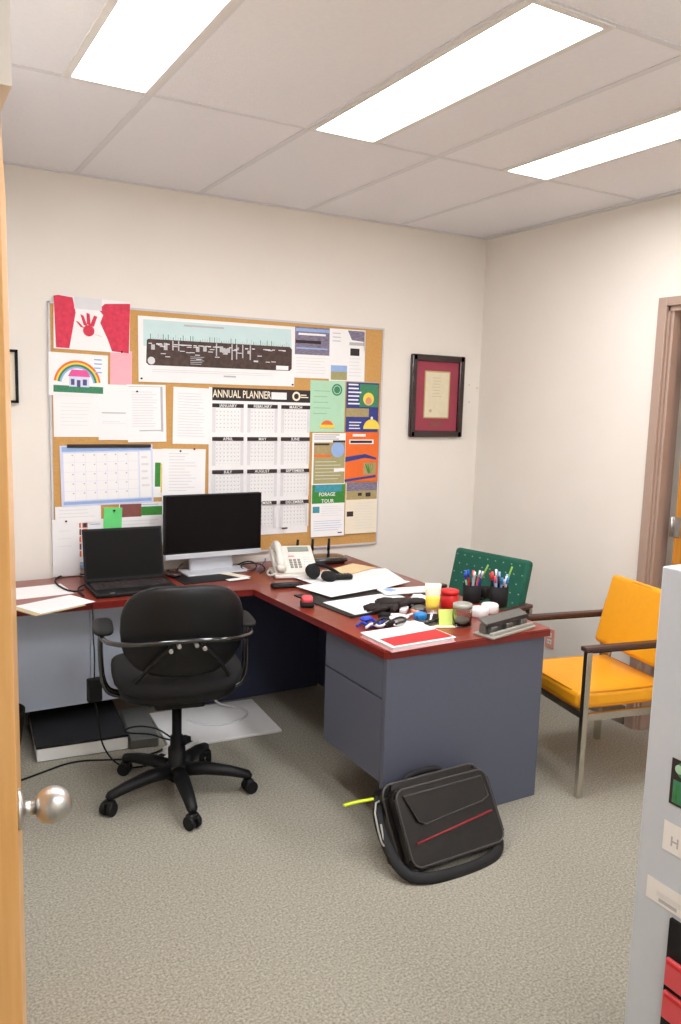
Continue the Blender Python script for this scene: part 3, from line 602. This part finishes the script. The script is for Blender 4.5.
# papers left
PG = 'papers lying on the desk'
rsheet(34, 592, .30, .22, 5, 'paper', DZ+.0005, 'loose_sheet', 'loose plain sheet at the far left end of the desk', group=PG)
rsheet(48, 607, .24, .19, 24, 'tan', DZ+.0022, 'paper_folder', 'tan folder under a white sheet at the left end of the desk', 'folder', th=.004)
rsheet(56, 604, .27, .18, 24, 'paper', DZ+.0066, 'loose_sheet', 'white ruled sheet on the tan folder at the desk\'s left end', draw=LN, group=PG)
# laptop
lp = thing('laptop', 'open black laptop with a dark screen on the left of the desk', 'laptop', (1.01, 3.695, DZ), math.radians(-1))
LPW = .385
mb = MB(); mb.box((0, 0, .011), (LPW, .26, .018), 'blackplastic', bev=.005); mb.build('base', lp)
mb = MB()
for r in range(5):
    for c in range(14): mb.box((-.165+c*.0254, .085-r*.026, .0205), (.021, .02, .003), 'gunmetal' if False else 'ink')
mb.build('keyboard', lp); MB().box((0, -.085, .0202), (.1, .06, .0012), 'blackvinyl').build('touchpad', lp); MB().box((-.12, -.118, .0204), (.02, .004, .001), 'silver').build('badge', lp)
a = math.radians(12); R_ = RX(-a); 
sc = MB().box(Vector((0, .13, .018))+R_ @ Vector((0, .004, .128)), (LPW-.002, .008, .252), 'blackplastic', rot=R_, bev=.003).build('lid', lp)
MB().box(Vector((0, .13, .018))+R_ @ Vector((0, -.0006, .13)), (LPW-.02, .001, .225), 'screen', rot=R_).build('screen', sc)
# monitor
mo = thing('computer_monitor', 'flat computer monitor with dark screen and silver chin', 'monitor', (1.50, 3.93, DZ), math.radians(2))
mb = MB(); mb.box((0, 0, .257), (.535, .036, .305), 'gap', bev=.004); mb.box((0, .03, .25), (.3, .03, .2), 'silver', bev=.01); mb.build('housing', mo); MB().box((0, -.002, .095), (.535, .042, .028), 'silver', bev=.004).build('chin', mo)
MB().box((0, -.0185, .262), (.527, .003, .288), 'screen').build('screen', mo)
mb = MB(); mb.box((0, .03, .05), (.24, .025, .09), 'silver', bev=.006); mb.build('stand_neck', mo)
mb = MB(); mb.box((0, -.01, .006), (.34, .15, .010), 'silver', bev=.003); mb.build('stand_base', mo)
# dark pad with papers right of the chair's back
rsheet(208, 577, .34, .22, 3, 'blackplastic', DZ+.0006, 'desk_pad', 'dark pad lying in front of the monitor', 'desk pad', th=.003)
rsheet(229, 574, .05, .25, 28, 'cream', DZ+.005, 'loose_sheet', 'narrow cream sheet on the dark pad in front of the monitor', group=PG)
rsheet(216, 571, .10, .03, 8, 'paper', DZ+.0042, 'loose_sheet', 'small white slip on the dark pad by the monitor stand', group=PG)
rsheet(238, 579, .12, .04, 8, 'paper', DZ+.0066, 'loose_sheet', 'white slip at the right corner of the dark pad', group=PG)
ms = thing('computer_mouse', 'small brown-black mouse between the laptop and the monitor stand', 'mouse', (*onp(172, 577)[:2], DZ), .4)
MB().blob((0, 0, .015), (.03, .05, .015), 'mahog', .8, .8).build('body', ms); MB().cyl((-.004, .03, .029), (.004, .03, .029), .006, 'gap', n=12).build('wheel', ms)
# cable coils behind and beside
def cable(name, label, pts, r=.003, m='gap', sm=3, cat='cable'):
    mb = MB(); c = Vector(pts[0]); mb.tube([Vector(p)-c for p in pts], r, m, sm=sm, n=6); o = mb.build(name, None, c); return tag(o, label, cat)
def zpts(l): return [onp(u, v, z) for u, v, z in l]
cable('power_cable', 'black cable looping on the desk left of the laptop', zpts([(84, 590, .742), (72, 592, .742), (58, 586, .742), (54, 580, .742), (62, 575, .742), (80, 574, .742), (92, 575, .741), (88, 584, .742), (76, 588, .742), (84, 596, .742)]), .004)
cable('monitor_cable', 'black cable curving out from behind the monitor stand', zpts([(176, 572, .742), (180, 565, .76), (186, 562, .745), (190, 566, .742)]), .003)
cable('coiled_cable', 'dark coiled cable right of the monitor, by the phone', zpts([(236, 566, .742), (243, 562, .75), (252, 561, .755), (258, 566, .745), (252, 571, .742), (243, 570, .742), (240, 565, .75), (250, 563, .76), (262, 564, .752), (266, 570, .742), (260, 573, .742)]), .004, 'ink')
cable('blue_cable', 'thin blue-grey cable tangled beside the phone', zpts([(256, 572, .741), (262, 565, .75), (266, 560, .75), (264, 556, .745), (258, 560, .741)]), .003, 'purple')
# phone
ph = thing('desk_phone', 'beige desk phone with handset on its left side', 'phone', (1.855, 3.70, DZ), math.radians(-14))
mb = MB(); PR = RX(math.radians(30)); mb.box((.0, 0, .012), (.23, .2, .02), 'phone', bev=.006); mb.box((0, .01, .071), (.225, .215, .035), 'phone', rot=PR, bev=.01, seg=3); mb.build('body', ph)
def pp(x, y, z=.0): return Vector((0, .01, .071))+PR @ Vector((x, y, .018+z))
mb = MB()
for r in range(4):
    for c in range(3): mb.box(pp(-.02+c*.022, -.015-r*.018, .002), (.015, .011, .006), 'phkey' , rot=PR, bev=.001)
for r in range(5): mb.box(pp(.06, .01-r*.018, .002), (.018, .01, .005), 'white', rot=PR); mb.box(pp(.088, .01-r*.018, .002), (.018, .01, .005), 'white', rot=PR)
mb.box(pp(-.01, .015, .002), (.03, .01, .005), 'pink', rot=PR); mb.build('keypad', ph); MB().box(pp(.035, .07, .001), (.11, .035, .006), 'lcd', rot=PR).build('display', ph)
mb = MB(); mb.tube([pp(-.082, -.095, .02), pp(-.082, -.06, .034), pp(-.082, 0, .04), pp(-.082, .06, .034), pp(-.082, .095, .02)], [.02, .022, .016, .022, .02], 'phone', n=12, sm=0)
mb.blob(pp(-.082, -.085, .014), (.026, .03, .02), 'phone', .7, .7); mb.blob(pp(-.082, .08, .014), (.026, .03, .022), 'phone', .7, .7); mb.build('handset', ph)
mb = MB(); mb.tube([(-.1, -.08, .03), (-.135, -.07, .012), (-.14, -.02, .01), (-.13, .04, .012), (-.1, .08, .02)], .006, 'phone', sm=2); mb.build('cord', ph)
# router
rt = thing('wifi_router', 'black wireless router with three upright antennas', 'router', (2.16, 3.925, DZ), math.radians(-8))
mb = MB(); mb.blob((0, 0, .022), (.13, .085, .018), 'gloss', .5, .5); mb.box((0, 0, .006), (.2, .13, .012), 'blackplastic', bev=.004); mb.build('body', rt)
for x in (-.13, -.04, .06):
    mb = MB(); mb.cyl((x, .085, .02), (x, .092, .05), .007, 'blackplastic'); mb.cyl((x, .092, .05), (x+.004, .096, .118), .009, 'blackplastic', r1=.007); mb.build('antenna', rt)
# mobile and headphones
mp_ = onp(287, 587); t = thing('cordless_handset', 'black mobile phone lying in front of the desk phone', 'phone', (mp_.x, mp_.y, DZ), math.radians(-8)); MB().box((0, 0, .009), (.155, .06, .017), 'blackplastic', bev=.006).build('body', t); MB().box((-.02, 0, .0182), (.08, .048, .001), 'screen').build('screen', t)
# papers on the return
rsheet(326, 577, .30, .24, 8, 'paper', DZ+.0086, 'loose_sheet', 'white sheet nearest the phone under the headphones', draw=LN, group=PG)
rsheet(362, 575, .36, .28, -14, 'paper', DZ+.0100, 'loose_sheet', 'large white sheet beneath the manila envelope', draw=LN, group=PG)
rsheet(340, 587, .34, .26, 12, 'paper', DZ+.0114, 'loose_sheet', 'white sheet between the headphones and the open folder', draw=LN, group=PG)
rsheet(380, 582, .24, .20, 20, 'paper', DZ+.0128, 'loose_sheet', 'white sheet at the far edge of the desk right of the envelope', draw=LN, group=PG)
rsheet(348, 570, .30, .15, 24, 'manila', DZ+.0142, 'manila_envelope', 'manila envelope lying on the white papers', 'envelope', th=.003)
rsheet(406, 591, .26, .10, -8, 'paper', DZ+.0144, 'loose_sheet', 'folded white sheet just left of the yellow tube', group=PG, th=.006)
rsheet(390, 590, .05, .05, 20, 'lblue', DZ+.0207, 'blue_slip', 'small light blue slip among the white papers', 'paper')
hp = thing('headphones', 'black over-ear headphones lying on white papers', 'headphones', (*onp(323, 582)[:2], DZ+.013), math.radians(-10))
mb = MB(); mb.tube([(-.05, .02, .03), (-.07, .05, .05), (-.03, .09, .06), (.03, .09, .055), (.07, .05, .035), (.09, -.0, .02)], .007, 'blackplastic', sm=2, flatz=1.6); mb.build('headband', hp)
for x, y, z, rx in ((-.045, .03, .038, .9), (.02, -.03, .022, .2)):
    mb = MB(); T_ = TL(x, y, z, .3, rx); mb.lathe([(.01, .018), (.034, .016), (.04, .004), (.04, -.008), (.03, -.018), (.01, -.014)], 'blackfabric', T=T_); mb.build('ear_cup', hp)
g = onp(341, 582); t = thing('glasses_case', 'black ribbed case at the right of the headphones', 'case', (g.x, g.y, DZ+.014), math.radians(-12)); mb = MB(); mb.box((0, 0, .014), (.115, .045, .026), 'blackplastic', bev=.009)
for i in range(6): mb.box((-.04+i*.016, 0, .0275), (.005, .036, .002), 'gunmetal')
mb.build('body', t)
g = onp(307, 606); t = thing('red_stapler', 'small red handheld gadget with black base near the desk edge', 'stapler', (g.x, g.y, DZ), math.radians(-25)); MB().blob((0, 0, .012), (.032, .045, .012), 'gap', .5, .5).build('base', t); MB().blob((0, .004, .03), (.026, .036, .016), 'coral', .6, .6).build('cap', t)
# open black folio with white pad
fo = thing('document_folio', 'open black folder holding white sheets near the desk edge', 'folder', (1.895, 3.085, DZ), math.radians(6))
MB().box((0, 0, .0025), (.44, .45, .004), 'blackvinyl', bev=.001).build('cover', fo)
sh = Sheet(.39, .24, 'paper', th=.003); LN(sh); sh.mb.build('notepad', fo, (.01, -.085, .0047))
mb = MB(); mb.box((0, -.218, .006), (.44, .012, .006), 'blackvinyl', bev=.002); mb.build('zip_edge', fo)
# gloves
for i, (u, v, rz) in enumerate(((382, 611, 4), (394, 608, -16))):
    g = onp(u, v); t = thing('knit_glove', ['black glove lying lower on the open folder', 'black glove lying crossed on top of the other glove'][i], 'glove', (g.x, g.y, DZ+.008+.010*i), math.radians(rz))
    mb = MB(); mb.blob((.04, 0, .013), (.06, .040, .011), 'plush', .7, .7); mb.blob((.11, 0, .012), (.035, .034, .010), 'plush', .6, .6)
    for k, (dy_, l_) in enumerate(((-.03, .075), (-.01, .09), (.011, .085), (.031, .07))): mb.tube([(0, dy_, .012), (-l_*.5, dy_*1.2, .014), (-l_, dy_*1.3, .009)], [.010, .010, .007], 'plush', n=8)
    mb.tube([(.05, -.035, .014), (.02, -.06, .014), (-.0, -.07, .011)], [.013, .012, .008], 'plush', n=8); mb.build('glove_body', t)
# jumble of small items
cable('lanyard', 'blue and white lanyard bundled at the desk edge', zpts([(357, 626, .740), (362, 622, .742), (368, 626, .75), (374, 620, .746), (380, 624, .76), (370, 618, .75), (364, 624, .743), (376, 628, .744), (384, 620, .75)]), .005, 'bluep')
cable('lanyard', 'pale lanyard strap tangled with the blue one', zpts([(366, 628, .745), (372, 623, .758), (380, 628, .744), (390, 620, .752), (402, 622, .744), (408, 616, .744), (396, 614, .755), (386, 616, .747), (400, 619, .765), (412, 614, .75)]), .006, 'lgrey')
cable('earphone_cable', 'black earphone cable in the small clutter beside the gloves', zpts([(374, 624, .765), (382, 617, .765), (392, 620, .77), (386, 624, .768), (400, 616, .765), (408, 620, .768), (396, 624, .768)]), .005, 'ink')
for i, (u, v, m_, d_, lb) in enumerate(((377, 626, 'lblue', (.05, .03, .012), 'pale blue key fob in the clutter behind the red book'), (388, 625, 'ink', (.06, .035, .018), 'black usb adapter lying behind the red book'), (404, 611, 'lgrey', (.07, .03, .02), 'light grey plastic gadget near the yellow tube'), (415, 613, 'skin', (.05, .03, .02), 'flesh-coloured rubber item beside the yellow tube'), (421, 606, 'gunmetal', (.05, .05, .03), 'grey metal gadget left of the yellow tube'))):
    g = onp(u, v, DZ+.004); t = thing(['key_fob', 'usb_adapter', 'plastic_gadget', 'rubber_eraser', 'metal_gadget'][i], lb, ['key fob', 'adapter', 'gadget', 'eraser', 'gadget'][i], (g.x, g.y, DZ), .4*i); mb = MB(); mb.box((0, 0, d_[2]/2), d_, m_, bev=.004); mb.box((d_[0]/2, 0, d_[2]/2), (.012, d_[1]*.5, d_[2]*.5), 'lightmetal'); mb.build('body', t)
for nm, lb, ct, u, v, dz_, m_, dd, rz in (('foil_wrapper', 'crumpled white wrapper in the clutter left of the yellow tube', 'wrapper', 399, 620, .0, 'white', (.045, .03, .014), .3), ('foil_wrapper', 'crumpled pale grey wrapper just behind the red book', 'wrapper', 408, 626, .0, 'lgrey', (.06, .025, .012), -.2),
    ('blue_sachet', 'small royal blue sachet at the left end of the clutter', 'sachet', 366, 622, .012, 'bluep', (.03, .022, .008), .5), ('binder_clip', 'black binder clip lying in front of the gloves', 'binder clip', 384, 620, .010, 'gap', (.028, .02, .014), .2),
    ('tissue', 'white tissue crumpled to the right of the gloves', 'tissue', 419, 603, .0, 'paper', (.035, .04, .022), .1), ('key_ring', 'grey bunch of keys beside the black dish', 'keys', 419, 611, .0, 'gunmetal', (.03, .03, .016), .7)):
    g = onp(u, v, DZ+.008); rd = random.Random(u); ph_ = [rd.random()*6 for _ in range(4)]
    mb = MB(); mb.blob((0, 0, dd[2]), dd, m_, .8, .8, fn=lambda p: p*(1+.16*math.sin(p.x*170+ph_[0])*math.sin(p.y*150+ph_[1])+.08*math.sin(p.z*300+ph_[2])), nu=24, nv=12)
    tag(mb.build(nm, None, (g.x, g.y, DZ+dz_+.0015), (0, 0, rz)), lb, ct)
# red book
bkT = thing('red_book', 'thin book with red and white cover at the front corner of the desk', 'book', (*onp(408, 637, DZ+.012)[:2], DZ), math.radians(2))
mb = MB(); mb.box((0, 0, .003), (.30, .215, .004), 'pink', bev=.001); mb.box((0, 0, .020), (.30, .215, .003), 'paper', bev=.001); mb.build('cover', bkT); MB().box((.002, .002, .0115), (.288, .205, .013), 'paper').build('pages', bkT)
mb = MB(); mb.flat([(-.135, -.098), (.145, -.098), (.145, .015), (-.135, .0)], .0217, 'redc'); mb.build('cover_panel', bkT)
rsheet(433, 624, .16, .11, -22, 'cream', DZ+.0222 if False else DZ+.0008, 'loose_sheet', 'cream sheet poking out behind the red book', group=PG)
# dark bowl with cyan thing
g = onp(428, 624); t = thing('desk_tray', 'small black oval dish with a cyan cap in it', 'dish', (g.x, g.y, DZ), .2); MB().lathe([(.03, 0), (.05, .002), (.06, .03), (.056, .03), (.045, .006), (.01, .005)], 'gloss', T=Matrix.Diagonal((1.2, .7, 1, 1)), n=28).build('dish', t)
g = onp(420, 617, DZ+.02); t = thing('bottle_cap', 'cyan cap lying in the black dish', 'cap', (g.x, g.y, DZ+.0055), 0); MB().blob((0, 0, .018), (.028, .024, .018), 'cyan', .6, .8).build('cap', t)
# tube, red tin, note
g = onp(432, 615); t = thing('lotion_tube', 'yellow and white lotion tube standing upside down on its cap', 'tube', (g.x, g.y, DZ), math.radians(-30))
def tb(z0, z1, m):
    mb = MB(); n = 20; R_ = []
    for z in [z0+(z1-z0)*i/4 for i in range(5)]:
        f = z/.14; R_.append([mb.bm.verts.new(((.025+.011*f)*math.cos(2*PI*j/n), (.022*(1-f)+.003)*math.sin(2*PI*j/n), z)) for j in range(n)])
    fs = [mb.bm.faces.new((A_[j], A_[(j+1) % n], B_[(j+1) % n], B_[j])) for A_, B_ in zip(R_, R_[1:]) for j in range(n)]+[mb.bm.faces.new(R_[0][::-1]), mb.bm.faces.new(R_[-1])]; mb.fin(fs, m, True); return mb
tb(.018, .14, 'cream').build('tube_body', t); tb(.03, .085, 'yolk').build('yellow_print', t).scale = (1.02, 1.05, 1); MB().cyl((0, 0, 0), (0, 0, .02), .022, 'white', n=20).build('cap', t)
g = onp(449, 607); t = thing('red_tin', 'squat red tin with lid behind the yellow tube', 'tin', (g.x, g.y, DZ)); MB().lathe([(.036, 0), (.04, .003), (.04, .055), (.037, .058), (.038, .062)], 'red').build('body', t); MB().lathe([(.042, .062), (.042, .078), (.036, .081), (.01, .081)], 'red').build('lid', t)
g = onp(447, 625); t = thing('sticky_note_block', 'yellow-green sticky note block leaning by the glass jar', 'note block', (g.x, g.y, DZ), math.radians(-20)); MB().box((0, 0, .033), (.075, .012, .066), 'note', rot=RX(-.25), bev=.001).build('notes', t)
# jar
g = onp(467, 628); t = thing('glass_jar', 'small clear glass jar with a silver lid, beside the hole punch', 'jar', (g.x, g.y+.035, DZ))
MB().lathe([(.001, .0), (.036, .0), (.04, .006), (.04, .068), (.036, .075), (.036, .08), (.0345, .08), (.0345, .075), (.0385, .068), (.0385, .007), (.001, .004)], 'glass', n=32, cap=False).build('jar_body', t)
MB().lathe([(.04, .076), (.04, .094), (.034, .097), (.001, .097)], 'lightmetal').build('lid', t); MB().blob((0, 0, .02), (.031, .031, .014), 'lightmetal', .8, .9).build('contents', t)
# white rolls
for i, (u, v) in enumerate(((484, 618), (494, 614))):
    g = onp(u, v); t = thing('tape_roll', ['white tape roll right beside the glass jar', 'white tape roll in front of the pen cup'][i], 'tape', (g.x, g.y+.03, DZ), .3); MB().lathe([(.014, 0), (.034, 0), (.038, .006), (.038, .034), (.034, .04), (.014, .04), (.014, 0)], 'white', n=28, cap=False).build('roll', t)
# pen cups
PEN = ['ink', 'bluep', 'ink', 'white', 'lblue', 'gap', 'cyan', 'ink', 'greenp', 'gap', 'white', 'redc', 'silver']
def cup(u, v, lab, nm, hgt, n, seed, where):
    g = onp(u, v); cx, cy = g.x, g.y+.02; t = thing('pen_cup', lab, 'pen cup', (cx, cy, DZ))
    MB().lathe([(.036, .0), (.04, .003), (.042, hgt), (.039, hgt), (.036, .006), (.001, .005)], nm, n=28).build('cup', t)
    rd = random.Random(seed); NM = {'ink': 'dark grey', 'gap': 'black', 'bluep': 'dark blue', 'white': 'white', 'lblue': 'pale blue', 'cyan': 'cyan', 'redc': 'red', 'silver': 'silver', 'mint': 'mint green', 'coral': 'coral'}
    ks = list(NM); combos = [(a, b) for a in ks for b in ks if a != b]; rd.shuffle(combos)
    for i in range(n):
        a = 2*PI*i/n+rd.random()*.3; r0 = .012; r1 = .026+.012*rd.random(); L_ = .115+.04*rd.random(); pencil = i == n-1; m_, c_ = combos[i]
        if pencil: L_ = .185; m_ = 'greenp'; r1 = .034; r0 = .0
        p = thing('pencil' if pencil else 'pen', 'tall green pencil rising from the '+where if pencil else NM[m_]+' pen with '+NM[c_]+' end in the '+where, 'pencil' if pencil else 'pen', (cx, cy, DZ+.0065), group='pens in the '+where)
        b_ = Vector((r0*math.cos(a), r0*math.sin(a), 0)); q = Vector((r1*math.cos(a), r1*math.sin(a), hgt)); d_ = (q-b_).normalized(); e = b_+d_*L_
        MB().tube([b_, b_+d_*L_*.4, b_+d_*L_*.8, e], [.002, .0045, .0045, .004], m_, n=8).build('barrel', p)
        if not pencil: MB().cyl(b_+d_*L_*.8, e+d_*.004, .0055, c_, n=8).build('cap', p)
cup(501, 607, 'tall black pen cup on the right, crammed with pens', 'gap', .095, 17, 3, 'right-hand pen cup')
cup(474, 603, 'dark pen cup on the left, behind the glass jar', 'gap', .085, 9, 1, 'left-hand pen cup')
g = onp(487, 600); t = thing('tape_dispenser', 'black tape dispenser between the two pen cups', 'tape dispenser', (g.x, g.y+.03, DZ), .3); mb = MB(); mb.blob((0, 0, .03), (.03, .03, .03), 'gap', .6, .6); mb.box((0, -.0, .006), (.08, .045, .012), 'gap', bev=.003); mb.build('body', t)
# hole punch
hpn = thing('hole_punch', 'long grey metal three-hole punch on the right corner of the desk', 'hole punch', (*onp(505, 631)[:2], DZ), math.radians(13))
mb = MB(); mb.box((0, .0, .005), (.29, .10, .010), 'lightmetal', bev=.003); mb.build('base', hpn)
mb = MB(); mb.box((0, .015, .03), (.27, .03, .04), 'gunmetal', bev=.004)
for x in (-.1, 0, .1): mb.box((x, -.010, .024), (.04, .024, .028), 'gunmetal', bev=.003)
mb.build('punch_bar', hpn); MB().box((0, -.034, .016), (.285, .012, .014), 'lightmetal', bev=.003).build('paper_guide', hpn); mb = MB(); mb.box((0, .012, .056), (.275, .05, .010), 'gunmetal', rot=RX(.35), bev=.003); mb.box((0, -.014, .046), (.275, .004, .018), 'ink', bev=.001); mb.build('handle', hpn)

# ------------------------------------------------------------------ floor things
# flat dark box under the desk
bxT = thing('equipment_case', 'flat box with black top and white front on the carpet under the desk', 'box', (.775, 3.83, 0), math.radians(-5))
mb = MB(); mb.box((0, 0, .032), (.40, .46, .060), 'white', bev=.004); mb.build('body', bxT); MB().box((0, 0, .068), (.405, .465, .012), 'blackplastic', bev=.003).build('lid', bxT)
t = thing('plastic_tray', 'low dark grey tray right of the flat white-fronted box', 'tray', (1.055, 3.76, 0), math.radians(-8)); MB().box((0, 0, .025), (.13, .40, .046), 'gunmetal', bev=.006).build('tray', t)
t = thing('floor_board', 'white board lying flat on the carpet behind the chair base', 'board', (1.42, 3.69, 0), math.radians(-4)); MB().box((0, 0, .008), (.56, .45, .014), 'white', bev=.003).build('panel', t)
t = thing('power_strip', 'white power strip among cables behind the chair column', 'power strip', (1.13, 3.42, 0), math.radians(30)); mb = MB(); mb.box((0, 0, .02), (.26, .055, .036), 'white', bev=.005); [mb.box((-.09+.045*i, 0, .0385), (.02, .03, .002), 'gap') for i in range(5)]; mb.build('body', t)
MB().box((.06, 0, .055), (.05, .04, .03), 'gap', bev=.005).build('plug', t); MB().box((-.05, 0, .052), (.04, .035, .026), 'white', bev=.005).build('plug', t)
# hanging adapter
ad = thing('power_adapter', 'black power adapter dangling from a cable under the desk', 'adapter', (.785, 3.50, .30), .1); MB().box((0, 0, .045), (.062, .034, .105), 'blackplastic', bev=.005).build('brick', ad)
mb = MB(); mb.tube([(0, 0, .09), (.003, .0, .2), (0, .01, .30), (-.002, -.002, .40), (0, .03, .442)], .003, 'gap', sm=1, n=6); mb.build('cord', ad)
cable('power_cable', 'black cable hanging from the adapter down to the carpet', [(.785, 3.50, .298), (.80, 3.49, .2), (.80, 3.44, .1), (.86, 3.36, .02), (.98, 3.36, .006), (1.1, 3.42, .006), (1.15, 3.5, .03)], .004)
cable('power_cable', 'black cable looping across the carpet behind the chair base', [(1.16, 3.46, .05), (1.08, 3.42, .09), (1.02, 3.44, .12), (.93, 3.5, .115), (.92, 3.56, .11), (1.0, 3.58, .11), (1.08, 3.53, .1), (1.13, 3.5, .06)], .004)
cable('power_cable', 'black cable trailing left across the carpet in front of the flat box', [(.42, 3.45, .005), (.55, 3.50, .005), (.7, 3.56, .005), (.85, 3.50, .005), (.95, 3.46, .005), (1.05, 3.48, .005), (1.1, 3.5, .01)], .004)
cable('white_cable', 'white cable looping on the white board under the desk', [(1.42, 3.90, .24), (1.47, 3.89, .10), (1.5, 3.86, .03), (1.6, 3.80, .02), (1.62, 3.70, .02), (1.52, 3.62, .02), (1.4, 3.62, .02), (1.33, 3.68, .02), (1.30, 3.75, .02)], .006, 'cable')
wb = thing('waste_basket', 'black waste basket half hidden by the open door', 'waste basket', (.42, 3.80, 0)); MB().lathe([(.085, 0), (.09, .003), (.115, .17), (.118, .2), (.112, .2), (.087, .008), (.001, .006)], 'gap', n=32).build('basket', wb)

# ------------------------------------------------------------------ briefcase
bg = thing('laptop_bag', 'black leather laptop bag leaning against the desk end panel', 'bag', (1.758, 2.122, 0), math.radians(1))
LEAN = math.radians(-33); RL = RX(LEAN); BW, BT, BH = .455, .09, .31
FT = Matrix.Translation((0, 0, .012)) @ RL.to_4x4()
def bp(x, y, z): return RL @ Vector((x, y, z))+Vector((0, 0, .012))
def bbox(mb, c, d, m, **k): return mb.box(bp(*c), d, m, rot=RL, **k)
def rrect(x0, x1, z0, z1, r, y, n=5):
    o = []
    for cx, cz, a0 in ((x1-r, z1-r, 0), (x0+r, z1-r, 90), (x0+r, z0+r, 180), (x1-r, z0+r, 270)):
        for i in range(n+1): a = math.radians(a0+90*i/n); o.append((cx+r*math.cos(a), y, cz+r*math.sin(a)))
    return o
def rslab(mb, x0, x1, z0, z1, r, y0, y1, m, bev): return mb.prism([(p[0], p[2]) for p in rrect(x0, x1, z0, z1, r, 0)], -y1, -y0, m, T=FT @ Matrix.Rotation(PI/2, 4, 'X'), bev=bev)
mb = MB(); rslab(mb, -BW/2, BW/2, .01, BH, .045, .02, .02+BT, 'leather', .02)
for f in mb.bm.faces: f.smooth = False
body = mb.build('body', bg)
mb = MB(); rslab(mb, -BW/2+.012, BW/2-.012, .012, BH-.02, .04, -.025, .022, 'leather', .012); fp_ = mb.build('front_pocket', bg)
mb = MB(); mb.tube([bp(*p) for p in rrect(-BW/2+.002, BW/2-.002, .008, BH+.002, .045, .03)], .0045, 'piping', closed=True, n=6); mb.build('piping', body)
MB().tube([bp(*p) for p in rrect(-BW/2+.02, BW/2-.02, .018, BH-.028, .035, -.026)], .0035, 'piping', closed=True, n=6).build('piping', fp_)
mb = MB(); pts = [(-.178, .258), (.178, .258), (.185, .185), (.15, .172), (-.12, .15), (-.145, .165)]
mb.prism(pts[::-1], 0, .008, 'leather', T=FT @ Matrix.Translation((0, -.026, 0)) @ Matrix.Rotation(PI/2, 4, 'X'), bev=.003); fl_ = mb.build('flap', bg)
MB().tube([bp(x, -.035, z) for x, z in pts], .0025, 'piping', closed=True, n=6).build('piping', fl_)
mb = MB(); mb.tube([bp(-.172, -.028, .095), bp(0, -.03, .112), bp(.185, -.028, .13)], .004, 'redpipe', n=6); mb.build('zip', bg, label='dark red zip tape')
mb = MB(); mb.tube([bp(-.10, .055, BH-.01), bp(-.095, .055, BH+.012), bp(-.05, .06, BH+.022), bp(.03, .06, BH+.022), bp(.065, .055, BH+.012), bp(.07, .055, BH-.01)], .012, 'nylon', sm=2); mb.build('handle', bg)
mb = MB(); mb.tube([bp(-.215, .07, .28), bp(-.25, .06, .22), bp(-.262, .03, .12), (-.25, .0, .03), (-.19, -.045, .018), (-.06, -.058, .014), (.06, -.055, .014), (.15, -.035, .016), (.205, .01, .03), bp(.235, .05, .06)], .020, 'nylon', sm=2, flatz=.4); mb.build('shoulder_strap', bg)
mb = MB(); mb.tube([bp(-.205, .06, .27), bp(-.26, .05, .26), bp(-.28, .03, .14), bp(-.27, .03, .11), bp(-.255, .04, .19)], .0035, 'lightmetal', sm=1); mb.build('ring', bg)
mb = MB(); mb.tube([bp(-.17, .09, .275), bp(-.23, .10, .28), bp(-.29, .11, .285), bp(-.345, .11, .285)], .009, 'hivis', sm=1, flatz=.5); mb.build('tag_strap', bg, label='neon yellow strap')
